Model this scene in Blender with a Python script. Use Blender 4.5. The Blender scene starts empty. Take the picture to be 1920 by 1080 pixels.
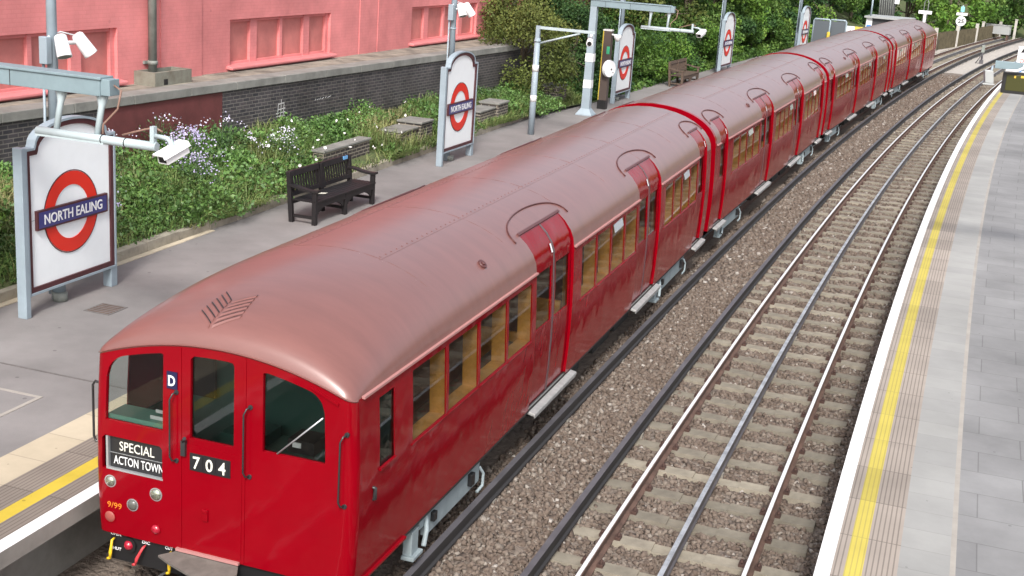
import bpy, math, random
import numpy as np
from mathutils import Vector, Matrix

random.seed(7); RNG = np.random.default_rng(11)
PI = math.pi
SC = bpy.context.scene
COL = SC.collection

# ------------------------------------------------------------------ camera, sky, sun, exposure
cam_d = bpy.data.cameras.new('camera'); cam = bpy.data.objects.new('camera', cam_d); COL.objects.link(cam)
CY, CP, CR = 0.3184, 0.2734, 0.0716
fwd = Vector((-math.sin(CY)*math.cos(CP), math.cos(CY)*math.cos(CP), -math.sin(CP)))
rgt = Vector((math.cos(CY), math.sin(CY), 0)); upv = rgt.cross(fwd)
r2 = rgt*math.cos(CR)+upv*math.sin(CR); u2 = upv*math.cos(CR)-rgt*math.sin(CR)
cam.matrix_world = Matrix(((r2.x, u2.x, -fwd.x, 5.486), (r2.y, u2.y, -fwd.y, -8.947), (r2.z, u2.z, -fwd.z, 6.068), (0, 0, 0, 1)))
cam_d.sensor_width = 36; cam_d.lens = 2411.3*36/1920; cam_d.clip_end = 3000; cam_d.clip_start = 0.1
SC.camera = cam

SUN_EL, SUN_ROT = math.radians(44), math.radians(163)
world = bpy.data.worlds.new("World"); SC.world = world; world.use_nodes = True
wn = world.node_tree; bg = wn.nodes['Background']
sky = wn.nodes.new('ShaderNodeTexSky'); sky.sky_type = 'NISHITA'; sky.sun_disc = False
sky.sun_elevation = SUN_EL; sky.sun_rotation = SUN_ROT; sky.air_density = 1.0; sky.dust_density = 4.0; sky.ozone_density = 1.0
hs = wn.nodes.new('ShaderNodeHueSaturation'); hs.inputs['Saturation'].default_value = 0.45
wn.links.new(sky.outputs[0], hs.inputs['Color']); wn.links.new(hs.outputs[0], bg.inputs['Color'])
bg.inputs['Strength'].default_value = 0.14
sun_d = bpy.data.lights.new('sun', 'SUN'); sun_d.energy = 1.9; sun_d.angle = math.radians(10); sun_d.color = (1, .96, .9)
sun = bpy.data.objects.new('sun', sun_d); COL.objects.link(sun)
sdir = Vector((math.sin(SUN_ROT)*math.cos(SUN_EL), math.cos(SUN_ROT)*math.cos(SUN_EL), math.sin(SUN_EL)))
sun.rotation_euler = sdir.to_track_quat('Z', 'Y').to_euler(); sun.location = (0, -20, 40)
SC.view_settings.view_transform = 'Standard'; SC.view_settings.look = 'None'; SC.view_settings.gamma = 1
SC.view_settings.exposure = 0.8

# ------------------------------------------------------------------ materials
MATS = {}
def mat(name, col, rough=.6, metal=0., var=.0, vscale=3., bump=0., bscale=30., bdist=.01, coat=0., coat_rough=.04, vmap=None, col2=None, spec=None, attr=None, detail=4., coord='Object', emit=None):
    m = bpy.data.materials.new(name); m.use_nodes = True; nt = m.node_tree; b = nt.nodes['Principled BSDF']
    b.inputs['Roughness'].default_value = rough; b.inputs['Metallic'].default_value = metal
    if coat: b.inputs['Coat Weight'].default_value = coat; b.inputs['Coat Roughness'].default_value = coat_rough
    if spec is not None: b.inputs['Specular IOR Level'].default_value = spec
    c = (*col, 1)
    tc = nt.nodes.new('ShaderNodeTexCoord')
    src = tc.outputs[coord]; vsrc = src
    if vmap:
        mp_ = nt.nodes.new('ShaderNodeMapping'); mp_.inputs['Scale'].default_value = vmap; nt.links.new(src, mp_.inputs[0]); vsrc = mp_.outputs[0]
    if attr:
        at = nt.nodes.new('ShaderNodeAttribute'); at.attribute_name = attr
        rp = nt.nodes.new('ShaderNodeValToRGB'); rp.color_ramp.interpolation = 'LINEAR'
        cols = col2; e = rp.color_ramp.elements
        e[0].color = c; e[1].color = (*cols[-1], 1)
        for i, cc in enumerate(cols[:-1]):
            k = e.new((i+1)/len(cols)); k.color = (*cc, 1)
        nt.links.new(at.outputs['Fac'], rp.inputs[0]); out = rp.outputs[0]
        if var:
            n = nt.nodes.new('ShaderNodeTexNoise'); n.inputs['Scale'].default_value = vscale; n.inputs['Detail'].default_value = detail
            nt.links.new(src, n.inputs['Vector'])
            mr = nt.nodes.new('ShaderNodeMapRange'); mr.inputs[1].default_value = .3; mr.inputs[2].default_value = .7
            mr.inputs[3].default_value = 1-var; mr.inputs[4].default_value = 1+var; nt.links.new(n.outputs[0], mr.inputs[0])
            mx = nt.nodes.new('ShaderNodeVectorMath'); mx.operation = 'SCALE'
            nt.links.new(out, mx.inputs[0]); nt.links.new(mr.outputs[0], mx.inputs['Scale']); out = mx.outputs[0]
        nt.links.new(out, b.inputs['Base Color'])
    elif var or col2:
        n = nt.nodes.new('ShaderNodeTexNoise'); n.inputs['Scale'].default_value = vscale; n.inputs['Detail'].default_value = detail
        n.inputs['Roughness'].default_value = .65
        nt.links.new(vsrc, n.inputs['Vector'])
        rp = nt.nodes.new('ShaderNodeValToRGB'); e = rp.color_ramp.elements
        e[0].position = .32; e[1].position = .68
        e[0].color = tuple(x*(1-var) for x in col)+(1,)
        e[1].color = (*col2, 1) if col2 else tuple(min(1, x*(1+var)) for x in col)+(1,)
        nt.links.new(n.outputs[0], rp.inputs[0]); nt.links.new(rp.outputs[0], b.inputs['Base Color'])
    else: b.inputs['Base Color'].default_value = c
    if bump:
        n2 = nt.nodes.new('ShaderNodeTexNoise'); n2.inputs['Scale'].default_value = bscale; n2.inputs['Detail'].default_value = 3
        nt.links.new(src, n2.inputs['Vector'])
        bp = nt.nodes.new('ShaderNodeBump'); bp.inputs['Strength'].default_value = bump; bp.inputs['Distance'].default_value = bdist
        nt.links.new(n2.outputs[0], bp.inputs['Height']); nt.links.new(bp.outputs[0], b.inputs['Normal'])
    if emit: b.inputs['Emission Color'].default_value = (*emit[0], 1); b.inputs['Emission Strength'].default_value = emit[1]
    MATS[name] = m
    return m
M = MATS
def math_node(nt, op, a, b=None):
    n = nt.nodes.new('ShaderNodeMath'); n.operation = op
    for i, x in enumerate((a, b)):
        if x is None: continue
        if isinstance(x, (int, float)): n.inputs[i].default_value = x
        else: nt.links.new(x, n.inputs[i])
    return n.outputs[0]
def glass(name, tint, rough=.02, boost=1.0):
    m = bpy.data.materials.new(name); m.use_nodes = True; nt = m.node_tree; nt.nodes.clear()
    o = nt.nodes.new('ShaderNodeOutputMaterial'); t = nt.nodes.new('ShaderNodeBsdfTransparent'); g = nt.nodes.new('ShaderNodeBsdfGlossy')
    f = nt.nodes.new('ShaderNodeFresnel'); f.inputs[0].default_value = 1.5
    t.inputs[0].default_value = (*tint, 1); g.inputs['Roughness'].default_value = rough
    x = nt.nodes.new('ShaderNodeMixShader')
    nt.links.new(math_node(nt, 'MULTIPLY', f.outputs[0], boost), x.inputs[0])
    nt.links.new(t.outputs[0], x.inputs[1]); nt.links.new(g.outputs[0], x.inputs[2]); nt.links.new(x.outputs[0], o.inputs[0])
    MATS[name] = m
def brick(name, c1, c2, mortar, bw, bh, msize, rough=.8, coord='UV', bump=.4, noise=.25, offset=.5, nscale=1.5):
    m = bpy.data.materials.new(name); m.use_nodes = True; nt = m.node_tree; b = nt.nodes['Principled BSDF']; b.inputs['Roughness'].default_value = rough
    tc = nt.nodes.new('ShaderNodeTexCoord'); k = nt.nodes.new('ShaderNodeTexBrick')
    k.inputs['Color1'].default_value = (*c1, 1); k.inputs['Color2'].default_value = (*c2, 1); k.inputs['Mortar'].default_value = (*mortar, 1)
    k.inputs['Scale'].default_value = 1; k.inputs['Brick Width'].default_value = bw; k.inputs['Row Height'].default_value = bh
    k.inputs['Mortar Size'].default_value = msize; k.inputs['Mortar Smooth'].default_value = .3; k.offset = offset
    vec = tc.outputs['UV' if coord == 'UV' else 'Object']
    if coord == 'YZ':
        sp = nt.nodes.new('ShaderNodeSeparateXYZ'); cb = nt.nodes.new('ShaderNodeCombineXYZ'); nt.links.new(vec, sp.inputs[0]); nt.links.new(sp.outputs[1], cb.inputs[0]); nt.links.new(sp.outputs[2], cb.inputs[1]); vec = cb.outputs[0]
    nt.links.new(vec, k.inputs['Vector'])
    n = nt.nodes.new('ShaderNodeTexNoise'); n.inputs['Scale'].default_value = nscale; n.inputs['Detail'].default_value = 6; n.inputs['Roughness'].default_value = .7
    nt.links.new(tc.outputs['Object'], n.inputs['Vector'])
    mr = nt.nodes.new('ShaderNodeMapRange'); mr.inputs[1].default_value = .3; mr.inputs[2].default_value = .7; mr.inputs[3].default_value = 1-noise; mr.inputs[4].default_value = 1+noise
    nt.links.new(n.outputs[0], mr.inputs[0])
    mx = nt.nodes.new('ShaderNodeVectorMath'); mx.operation = 'SCALE'
    nt.links.new(k.outputs['Color'], mx.inputs[0]); nt.links.new(mr.outputs[0], mx.inputs['Scale']); nt.links.new(mx.outputs[0], b.inputs['Base Color'])
    bp = nt.nodes.new('ShaderNodeBump'); bp.invert = True; bp.inputs['Strength'].default_value = bump; bp.inputs['Distance'].default_value = .008
    nt.links.new(k.outputs['Fac'], bp.inputs['Height']); nt.links.new(bp.outputs[0], b.inputs['Normal'])
    MATS[name] = m
def tactile(name, col, groove):
    m = bpy.data.materials.new(name); m.use_nodes = True; nt = m.node_tree; b = nt.nodes['Principled BSDF']; b.inputs['Roughness'].default_value = .75
    tc = nt.nodes.new('ShaderNodeTexCoord'); sp = nt.nodes.new('ShaderNodeSeparateXYZ'); nt.links.new(tc.outputs['UV'], sp.inputs[0])
    rib = math_node(nt, 'LESS_THAN', math_node(nt, 'FRACT', math_node(nt, 'MULTIPLY', sp.outputs[0], 1/.045)), .28)
    jnt = math_node(nt, 'LESS_THAN', math_node(nt, 'FRACT', math_node(nt, 'MULTIPLY', sp.outputs[1], 1/.9)), .014)
    n = nt.nodes.new('ShaderNodeTexNoise'); n.inputs['Scale'].default_value = 1.3; n.inputs['Detail'].default_value = 7; nt.links.new(tc.outputs['Object'], n.inputs['Vector'])
    fl = math_node(nt, 'FLOOR', math_node(nt, 'MULTIPLY', sp.outputs[1], 1/.9))
    wn_ = nt.nodes.new('ShaderNodeTexWhiteNoise'); wn_.noise_dimensions = '1D'; nt.links.new(fl, wn_.inputs['W'])
    k = math_node(nt, 'ADD', math_node(nt, 'MULTIPLY', n.outputs[0], .5), math_node(nt, 'MULTIPLY', wn_.outputs['Value'], .22))
    k = math_node(nt, 'ADD', k, .62)
    fac = math_node(nt, 'MAXIMUM', math_node(nt, 'MULTIPLY', rib, .75), jnt)
    mx = nt.nodes.new('ShaderNodeMix'); mx.data_type = 'RGBA'; mx.inputs[6].default_value = (*col, 1); mx.inputs[7].default_value = (*groove, 1)
    nt.links.new(fac, mx.inputs[0])
    sc = nt.nodes.new('ShaderNodeVectorMath'); sc.operation = 'SCALE'; nt.links.new(mx.outputs[2], sc.inputs[0]); nt.links.new(k, sc.inputs['Scale'])
    nt.links.new(sc.outputs[0], b.inputs['Base Color'])
    bp = nt.nodes.new('ShaderNodeBump'); bp.invert = True; bp.inputs['Strength'].default_value = .5; bp.inputs['Distance'].default_value = .005
    nt.links.new(fac, bp.inputs['Height']); nt.links.new(bp.outputs[0], b.inputs['Normal'])
    MATS[name] = m

mat('red', (.225, .0008, .0062), .11, var=.08, vscale=.8, bump=.34, bscale=1.1, bdist=.07, spec=.22)
mat('red_door', (.205, .0008, .0058), .12, var=.08, vscale=1.2, bump=.34, bscale=1.3, bdist=.07, spec=.22)
mat('roof', (.19, .078, .067), .45, coat=.9, coat_rough=.24, var=.09, vmap=(.5, 2.2, .5), vscale=2.6, bump=.05, bscale=2., bdist=.03, detail=8)
mat('roof_dark', (.10, .035, .035), .5)
mat('gutter_pink', (.42, .20, .19), .4)
mat('rubber', (.10, .07, .075), .5)
mat('black', (.012, .012, .013), .45)
mat('soot', (.02, .018, .017), .8, var=.3, vscale=6)
mat('chrome_black', (.03, .03, .032), .25)
mat('shoe_grey', (.25, .30, .32), .55, var=.15, vscale=4)
mat('step_grey', (.40, .40, .395), .5, metal=.3, var=.15, vscale=8)
mat('wood_trim', (.66, .34, .085), .35, var=.2, vscale=6)
mat('moquette', (.22, .07, .06), .9, col2=(.12, .16, .11), vscale=14)
mat('cream', (.78, .75, .66), .6)
mat('floor_in', (.25, .19, .14), .7)
mat('vent_pane_sky', (.62, .66, .70), .08, metal=.6)  # pale silver base stands in for sky reflected in the glass
mat('cab_green', (.035, .10, .08), .5)
mat('desk_green', (.2, .46, .37), .45)
mat('white', (.78, .79, .80), .4)
mat('white_paint', (.80, .80, .80), .6, var=.06, vscale=5, detail=8)
mat('plate_black', (.02, .02, .022), .3)
mat('silver', (.5, .52, .54), .35, metal=.6)
mat('letter_cream', (.75, .74, .66), .5)
mat('lamp_glass', (.42, .44, .35), .16, metal=.8, coat=.6)
mat('lamp_off', (.10, .10, .09), .12, coat=.5)
mat('lens_red', (.35, .01, .03), .08, coat=.8)
mat('blank_pink', (.30, .075, .06), .5)
mat('orange', (.75, .22, .02), .5)
mat('yellow_lever', (.75, .48, .02), .45)
mat('red_lever', (.6, .05, .06), .45)
mat('step_plate', (.125, .112, .10), .7, var=.2, vscale=9)
mat('dark_navy', (.012, .012, .06), .35)
mat('navy', (.03, .035, .17), .35, coat=.3)
mat('roundel_red', (.68, .025, .012), .4)
mat('enamel', (.88, .93, .96), .3, coat=.3, var=.03, vscale=2)
mat('maroon', (.07, .018, .022), .5, var=.2, vscale=5)
mat('post_grey', (.28, .345, .395), .5, var=.08, vscale=3)
mat('beam_grey', (.20, .27, .30), .5, var=.1, vscale=3)
mat('arm_grey', (.40, .475, .50), .5, var=.06, vscale=5)
mat('cable', (.22, .13, .10), .6)
mat('bench_wood', (.011, .009, .010), .55, var=.4, vscale=9, bump=.2, bscale=40)
mat('bench_brown', (.10, .068, .05), .6, var=.3, vscale=9)
mat('blue_plaque', (.16, .42, .75), .4)
mat('paper', (.6, .58, .5), .8)
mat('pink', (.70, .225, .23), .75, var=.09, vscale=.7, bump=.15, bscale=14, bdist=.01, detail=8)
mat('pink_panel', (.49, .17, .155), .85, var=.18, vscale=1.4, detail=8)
mat('pink_sill', (.62, .205, .21), .7, var=.08, vscale=2)
mat('coping', (.215, .215, .20), .85, var=.25, vscale=1.8, bump=.3, bscale=12, detail=8)
mat('flag', (.17, .155, .13), .9, var=.3, vscale=2.2, col2=(.33, .30, .245), bump=.3, bscale=10, detail=8)
mat('pipe_grey', (.22, .24, .22), .6, var=.2, vscale=4)
mat('hopper_stone', (.20, .18, .14), .85, var=.25, vscale=3, col2=(.24, .245, .205))
mat('wall_maroon', (.13, .035, .035), .7, var=.2, vscale=2)
mat('chalk', (.6, .6, .6), .9)
mat('tarmac', (.205, .193, .19), .92, var=.2, vscale=.55, bump=.35, bscale=60, bdist=.008, detail=10)
mat('cream_slab', (.52, .45, .34), .85, var=.12, vscale=1.2, bump=.1, bscale=30, detail=8)
mat('concrete_edge', (.25, .24, .22), .9, var=.25, vscale=1.5, detail=8)
mat('yellow', (.56, .42, .045), .65, var=.10, vscale=3, detail=8)
mat('yellow_flat', (.62, .50, .08), .65, var=.10, vscale=3, detail=8)
mat('patch_light', (.33, .305, .275), .9, var=.1)
mat('iron', (.13, .12, .115), .7, var=.2, vscale=12)
mat('kerb_stone', (.34, .31, .25), .9, var=.25, vscale=3, bump=.3, bscale=25)
mat('rail_head', (.78, .79, .80), .38, metal=.25)
mat('rail_worn', (.50, .51, .53), .42, metal=.6, var=.35, vscale=5)
mat('rail_rust', (.11, .065, .05), .8, var=.3, vscale=5)
mat('rail_dark', (.095, .09, .10), .5, var=.2, vscale=3)
mat('rail_dark_side', (.028, .026, .027), .7)
mat('insulator', (.25, .23, .2), .5)
mat('sleeper', (.225, .20, .158), .9, var=.25, vscale=4, bump=.3, bscale=30, detail=8)
mat('chair_rust', (.065, .034, .027), .85, var=.3, vscale=20)
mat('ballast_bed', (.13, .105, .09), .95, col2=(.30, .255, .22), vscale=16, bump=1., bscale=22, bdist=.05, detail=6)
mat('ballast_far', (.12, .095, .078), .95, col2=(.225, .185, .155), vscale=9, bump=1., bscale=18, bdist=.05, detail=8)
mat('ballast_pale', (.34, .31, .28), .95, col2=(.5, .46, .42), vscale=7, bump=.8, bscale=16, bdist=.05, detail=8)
mat('stone', (.098, .071, .056), .9, attr='rnd', col2=[(.13, .098, .078), (.155, .12, .097), (.20, .168, .14), (.42, .39, .36)])
mat('soil', (.10, .10, .045), .95, col2=(.06, .10, .03), vscale=3, bump=.6, bscale=15, bdist=.03)
mat('grass', (.07, .13, .03), .6, attr='rnd', col2=[(.11, .18, .045), (.18, .215, .07), (.30, .27, .13)], var=.35, vscale=.9)
mat('weed', (.05, .11, .028), .55, attr='rnd', col2=[(.085, .18, .04), (.14, .25, .055)], var=.3, vscale=1.1)
mat('aster_leaf', (.04, .09, .03), .6, attr='rnd', col2=[(.06, .12, .04), (.09, .15, .05)])
mat('petal_lilac', (.36, .32, .52), .6, attr='rnd', col2=[(.48, .46, .62), (.66, .66, .72)])
mat('petal_white', (.8, .8, .78), .6)
mat('leaf_olive', (.05, .07, .018), .55, spec=.18, attr='rnd', col2=[(.095, .12, .03), (.165, .185, .05)], var=.35, vscale=.8)
mat('leaf_green', (.032, .08, .018), .5, spec=.18, attr='rnd', col2=[(.07, .14, .03), (.14, .22, .05)], var=.35, vscale=.6)
mat('leaf_dark', (.022, .055, .02), .5, spec=.18, attr='rnd', col2=[(.042, .095, .03), (.08, .145, .045)], var=.35, vscale=.6)
mat('leaf_bright', (.06, .14, .022), .5, spec=.18, attr='rnd', col2=[(.115, .215, .036), (.20, .31, .06)], var=.3, vscale=.6)
mat('bark', (.09, .07, .05), .9, var=.3, vscale=8)
mat('paling', (.075, .062, .036), .85, var=.4, vscale=3)
mat('conc_post', (.42, .40, .37), .85, var=.15)
mat('helppost', (.075, .055, .048), .5)
mat('green_label', (.05, .4, .2), .5)
mat('display_glass', (.05, .05, .01), .2, coat=.4)
mat('amber', (.5, .33, .04), .5, emit=((.9, .5, .05), .25))
mat('sign_blue', (.08, .25, .6), .5)
mat('sign_red', (.7, .08, .05), .5)
mat('sign_teal', (.25, .6, .62), .5)
mat('cabinet', (.35, .36, .36), .5)
mat('board_dark', (.10, .115, .13), .4)
mat('hut', (.05, .05, .055), .6)
glass('glass', (.88, .90, .86), boost=.78)
glass('cab_glass', (.84, .88, .86), boost=1.2)
brick('dark_brick', (.032, .031, .038), (.066, .058, .064), (.14, .128, .12), .225, .075, .010, .55, noise=.45, nscale=.9)
brick('pier_brick', (.045, .040, .042), (.085, .07, .065), (.30, .27, .22), .225, .075, .012, .85, noise=.35)
brick('slab', (.205, .203, .205), (.235, .233, .235), (.15, .148, .148), .9, .62, .007, .8, bump=.12, noise=.16, nscale=.9)
brick('pale_slab', (.285, .283, .275), (.32, .317, .305), (.255, .25, .24), 2.0, .45, .006, .8, bump=.1, noise=.10, nscale=.8, offset=0)
brick('cream_paving', (.44, .375, .275), (.49, .425, .32), (.33, .285, .215), 2.0, .6, .008, .85, bump=.1, noise=.12, nscale=1., offset=0)
brick('pink', (.66, .22, .22), (.67, .228, .228), (.64, .21, .21), .225, .075, .010, .8, coord='YZ', bump=.16, noise=.15, nscale=.7)
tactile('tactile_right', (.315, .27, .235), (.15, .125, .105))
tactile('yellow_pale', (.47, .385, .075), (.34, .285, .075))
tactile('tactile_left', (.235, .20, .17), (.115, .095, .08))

def spots(name, scale, size, dark):
    nt = MATS[name].node_tree; b = nt.nodes['Principled BSDF']; src = b.inputs['Base Color'].links[0].from_socket
    tc = nt.nodes.new('ShaderNodeTexCoord'); v = nt.nodes.new('ShaderNodeTexVoronoi'); v.inputs['Scale'].default_value = scale; nt.links.new(tc.outputs['Object'], v.inputs['Vector'])
    wn2 = nt.nodes.new('ShaderNodeTexNoise'); wn2.inputs['Scale'].default_value = .35; wn2.inputs['Detail'].default_value = 5; nt.links.new(tc.outputs['Object'], wn2.inputs['Vector'])
    g = nt.nodes.new('ShaderNodeMapRange'); g.inputs[1].default_value = .35; g.inputs[2].default_value = .65; g.inputs[3].default_value = .86; g.inputs[4].default_value = 1.1; nt.links.new(wn2.outputs[0], g.inputs[0])
    k = math_node(nt, 'LESS_THAN', v.outputs['Distance'], size); rn = math_node(nt, 'GREATER_THAN', v.outputs['Color'], .45)
    k = math_node(nt, 'SUBTRACT', 1, math_node(nt, 'MULTIPLY', math_node(nt, 'MULTIPLY', k, rn), dark)); k = math_node(nt, 'MULTIPLY', k, g.outputs[0])
    m_ = nt.nodes.new('ShaderNodeVectorMath'); m_.operation = 'SCALE'; nt.links.new(src, m_.inputs[0]); nt.links.new(k, m_.inputs['Scale']); nt.links.new(m_.outputs[0], b.inputs['Base Color'])
for a_ in (('tarmac', 3.2, .075, .35), ('slab', 4.2, .07, .3), ('pale_slab', 5., .06, .3), ('cream_paving', 5., .06, .3), ('tactile_left', 4., .07, .3), ('tactile_right', 4., .07, .3), ('white_paint', 6., .10, .3), ('yellow', 6., .11, .35), ('pink', 1.5, .05, .15)): spots(*a_)
def object_tone(name, amt):
    nt = MATS[name].node_tree; b = nt.nodes['Principled BSDF']; src = b.inputs['Base Color'].links[0].from_socket
    oi = nt.nodes.new('ShaderNodeObjectInfo'); k = math_node(nt, 'ADD', math_node(nt, 'MULTIPLY', oi.outputs['Random'], 2*amt), 1-amt)
    m_ = nt.nodes.new('ShaderNodeVectorMath'); m_.operation = 'SCALE'; nt.links.new(src, m_.inputs[0]); nt.links.new(k, m_.inputs['Scale']); nt.links.new(m_.outputs[0], b.inputs['Base Color'])
object_tone('sleeper', .22)

# ------------------------------------------------------------------ mesh helpers
class MB:
    def __init__(s): s.v = []; s.f = []; s.m = []; s.s = []; s.uv = {}
    def add(s, vs, fs, mi=0, smooth=False):
        o = len(s.v); s.v += [tuple(x) for x in vs]
        for f in fs: s.f.append(tuple(o+i for i in f)); s.m.append(mi); s.s.append(smooth)
    def quad(s, a, b, c, d, mi=0): s.add([a, b, c, d], [(0, 1, 2, 3)], mi)
    def box(s, a, b, mi=0, fn=None):
        (x0, y0, z0), (x1, y1, z1) = a, b
        vs = [(x0, y0, z0), (x1, y0, z0), (x1, y1, z0), (x0, y1, z0), (x0, y0, z1), (x1, y0, z1), (x1, y1, z1), (x0, y1, z1)]
        if fn: vs = [fn(*p) for p in vs]
        s.add(vs, [(0, 3, 2, 1), (4, 5, 6, 7), (0, 1, 5, 4), (1, 2, 6, 5), (2, 3, 7, 6), (3, 0, 4, 7)], mi)
    def tube(s, pts, r, n=8, mi=0, caps=True, smooth=True):
        pts = [Vector(p) for p in pts]; rs = r if isinstance(r, (list, tuple)) else [r]*len(pts)
        vs = []
        t0 = (pts[1]-pts[0]).normalized(); a = t0.orthogonal().normalized()
        for i, p in enumerate(pts):
            t = (pts[min(i+1, len(pts)-1)]-pts[max(i-1, 0)]).normalized()
            a = (a-t*a.dot(t)).normalized(); b = t.cross(a)
            for k in range(n):
                an = 2*PI*k/n; vs.append(p+(a*math.cos(an)+b*math.sin(an))*rs[i])
        fs = [(i*n+k, i*n+(k+1) % n, (i+1)*n+(k+1) % n, (i+1)*n+k) for i in range(len(pts)-1) for k in range(n)]
        s.add(vs, fs, mi, smooth)
        if caps:
            o = len(s.v)-len(vs)
            s.f.append(tuple(o+k for k in reversed(range(n)))); s.m.append(mi); s.s.append(False)
            s.f.append(tuple(o+(len(pts)-1)*n+k for k in range(n))); s.m.append(mi); s.s.append(False)
    def prism(s, poly, fa, fb, mi=0, sides=True):
        n = len(poly); A = [fa(*p) for p in poly]; B = [fb(*p) for p in poly]
        s.add(A, [tuple(range(n))], mi); s.add(B, [tuple(reversed(range(n)))], mi)
        if sides: s.add(A+B, [(i, n+i, n+(i+1) % n, (i+1) % n) for i in range(n)], mi)
    def strip(s, A, B, mi=0, closed=False, smooth=False):
        n = len(A); s.add(list(A)+list(B), [(i, (i+1) % n, n+(i+1) % n, n+i) for i in range(n if closed else n-1)], mi, smooth)
    def mesh(s, name, mats):
        me = bpy.data.meshes.new(name); me.from_pydata(s.v, [], s.f)
        for m in mats: me.materials.append(M[m])
        me.polygons.foreach_set('material_index', s.m); me.polygons.foreach_set('use_smooth', s.s); me.update()
        return me
    def build(s, name, mats, parent=None, bevel=0, label=None):
        if isinstance(mats, str): mats = [mats]
        o = bpy.data.objects.new(name, s.mesh(name, mats)); COL.objects.link(o)
        if parent: o.parent = parent
        if bevel:
            b = o.modifiers.new('bevel', 'BEVEL'); b.width = bevel; b.segments = 2; b.limit_method = 'ANGLE'; b.angle_limit = .6
        if label: o['label'] = label
        return o
def tag(o, label, cat, group=None):
    o['label'] = label; o['category'] = cat
    if group: o['group'] = group
    return o
def thing(name, label, cat, loc=(0, 0, 0), rz=0, group=None):
    o = bpy.data.objects.new(name, None); COL.objects.link(o); o.location = loc; o.rotation_euler = (0, 0, rz); o.empty_display_size = .2
    return tag(o, label, cat, group)
def struct(o, label=None): o['kind'] = 'structure'; return o if not label else tag(o, label, label.split()[-1])
def kids(o): return [c for c in COL.objects if c.parent == o]
def copy_tree(o, parent=None):
    c = o.copy(); COL.objects.link(c)
    if parent: c.parent = parent
    for ch in kids(o): copy_tree(ch, c)
    return c
_txt = {}
def text(mb, body, w, h, fn, mi=0, depth=.004, bold=.012):
    """letters fitted into w x h, mapped by fn(u right, v up, d out)"""
    key = (body, bold)
    if key not in _txt:
        cu = bpy.data.curves.new('letters', 'FONT'); cu.body = body; cu.size = 1; cu.offset = bold; cu.extrude = .5; cu.resolution_u = 3
        ob = bpy.data.objects.new('letters', cu); COL.objects.link(ob)
        me = bpy.data.meshes.new_from_object(ob.evaluated_get(bpy.context.evaluated_depsgraph_get()))
        vs = np.array([v.co[:] for v in me.vertices]); fs = [tuple(p.vertices) for p in me.polygons]
        bpy.data.objects.remove(ob); bpy.data.meshes.remove(me); _txt[key] = (vs, fs)
    vs, fs = _txt[key]; lo = vs.min(0); hi = vs.max(0); c = (lo+hi)/2; sz = hi-lo
    sx = w/sz[0]; sy = h/sz[1] if h else sx
    mb.add([fn((p[0]-c[0])*sx, (p[1]-c[1])*sy, (p[2]+.5)*depth) for p in vs], fs, mi)
def disc(mb, c, r, fn, mi=0, depth=.02, n=20, r2=None):
    ring = [(c[0]+r*math.cos(2*PI*k/n), c[1]+r*math.sin(2*PI*k/n)) for k in range(n)]
    r2 = r2 or r
    ring2 = [(c[0]+r2*math.cos(2*PI*k/n), c[1]+r2*math.sin(2*PI*k/n)) for k in range(n)]
    A = [fn(u, v, 0) for u, v in ring]; B = [fn(u, v, depth) for u, v in ring2]
    mb.strip(A, B, mi, True, True); mb.add(B, [tuple(range(n))], mi)
def dome(mb, c, r, fn, mi=0, depth=.02, n=20, rings=5):
    o_ = len(mb.v); V = []
    for k in range(rings+1):
        a = PI/2*k/rings; rr, dd = r*math.cos(a)+1e-4, depth*math.sin(a); V += [fn(c[0]+rr*math.cos(2*PI*j/n), c[1]+rr*math.sin(2*PI*j/n), dd) for j in range(n)]
    mb.add(V, [(k*n+j, k*n+(j+1) % n, (k+1)*n+(j+1) % n, (k+1)*n+j) for k in range(rings) for j in range(n)], mi, True)
def annulus(mb, c, r0, r1, fn, mi=0, depth=.01, n=48, a0=0, a1=2*PI):
    cl = abs(a1-a0-2*PI) < 1e-6
    an = [a0+(a1-a0)*k/n for k in range(n if cl else n+1)]
    P = lambda r, d: [fn(c[0]+r*math.cos(a), c[1]+r*math.sin(a), d) for a in an]
    mb.strip(P(r1, depth), P(r0, depth), mi, cl); mb.strip(P(r1, 0), P(r1, depth), mi, cl); mb.strip(P(r0, depth), P(r0, 0), mi, cl)
def mesh_np(name, v, f, m, rnd=None, smooth=False):
    """v (N,3), f (K,n) quads or tris, rnd (K,) face attribute"""
    me = bpy.data.meshes.new(name); K, n = f.shape
    me.vertices.add(len(v)); me.vertices.foreach_set('co', v.astype(np.float32).ravel())
    me.loops.add(K*n); me.loops.foreach_set('vertex_index', f.astype(np.int32).ravel())
    me.polygons.add(K); me.polygons.foreach_set('loop_start', np.arange(0, K*n, n, dtype=np.int32))
    if rnd is not None:
        a = me.attributes.new('rnd', 'FLOAT', 'FACE'); a.data.foreach_set('value', rnd.astype(np.float32))
    for q in (m if isinstance(m, list) else [m]): me.materials.append(M[q])
    me.update(calc_edges=True)
    if smooth: me.polygons.foreach_set('use_smooth', np.ones(K, bool))
    return me
def obj_np(name, me, parent=None):
    o = bpy.data.objects.new(name, me); COL.objects.link(o)
    if parent: o.parent = parent
    return o
def unit(a): return a/np.maximum(np.linalg.norm(a, axis=-1, keepdims=True), 1e-9)
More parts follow.
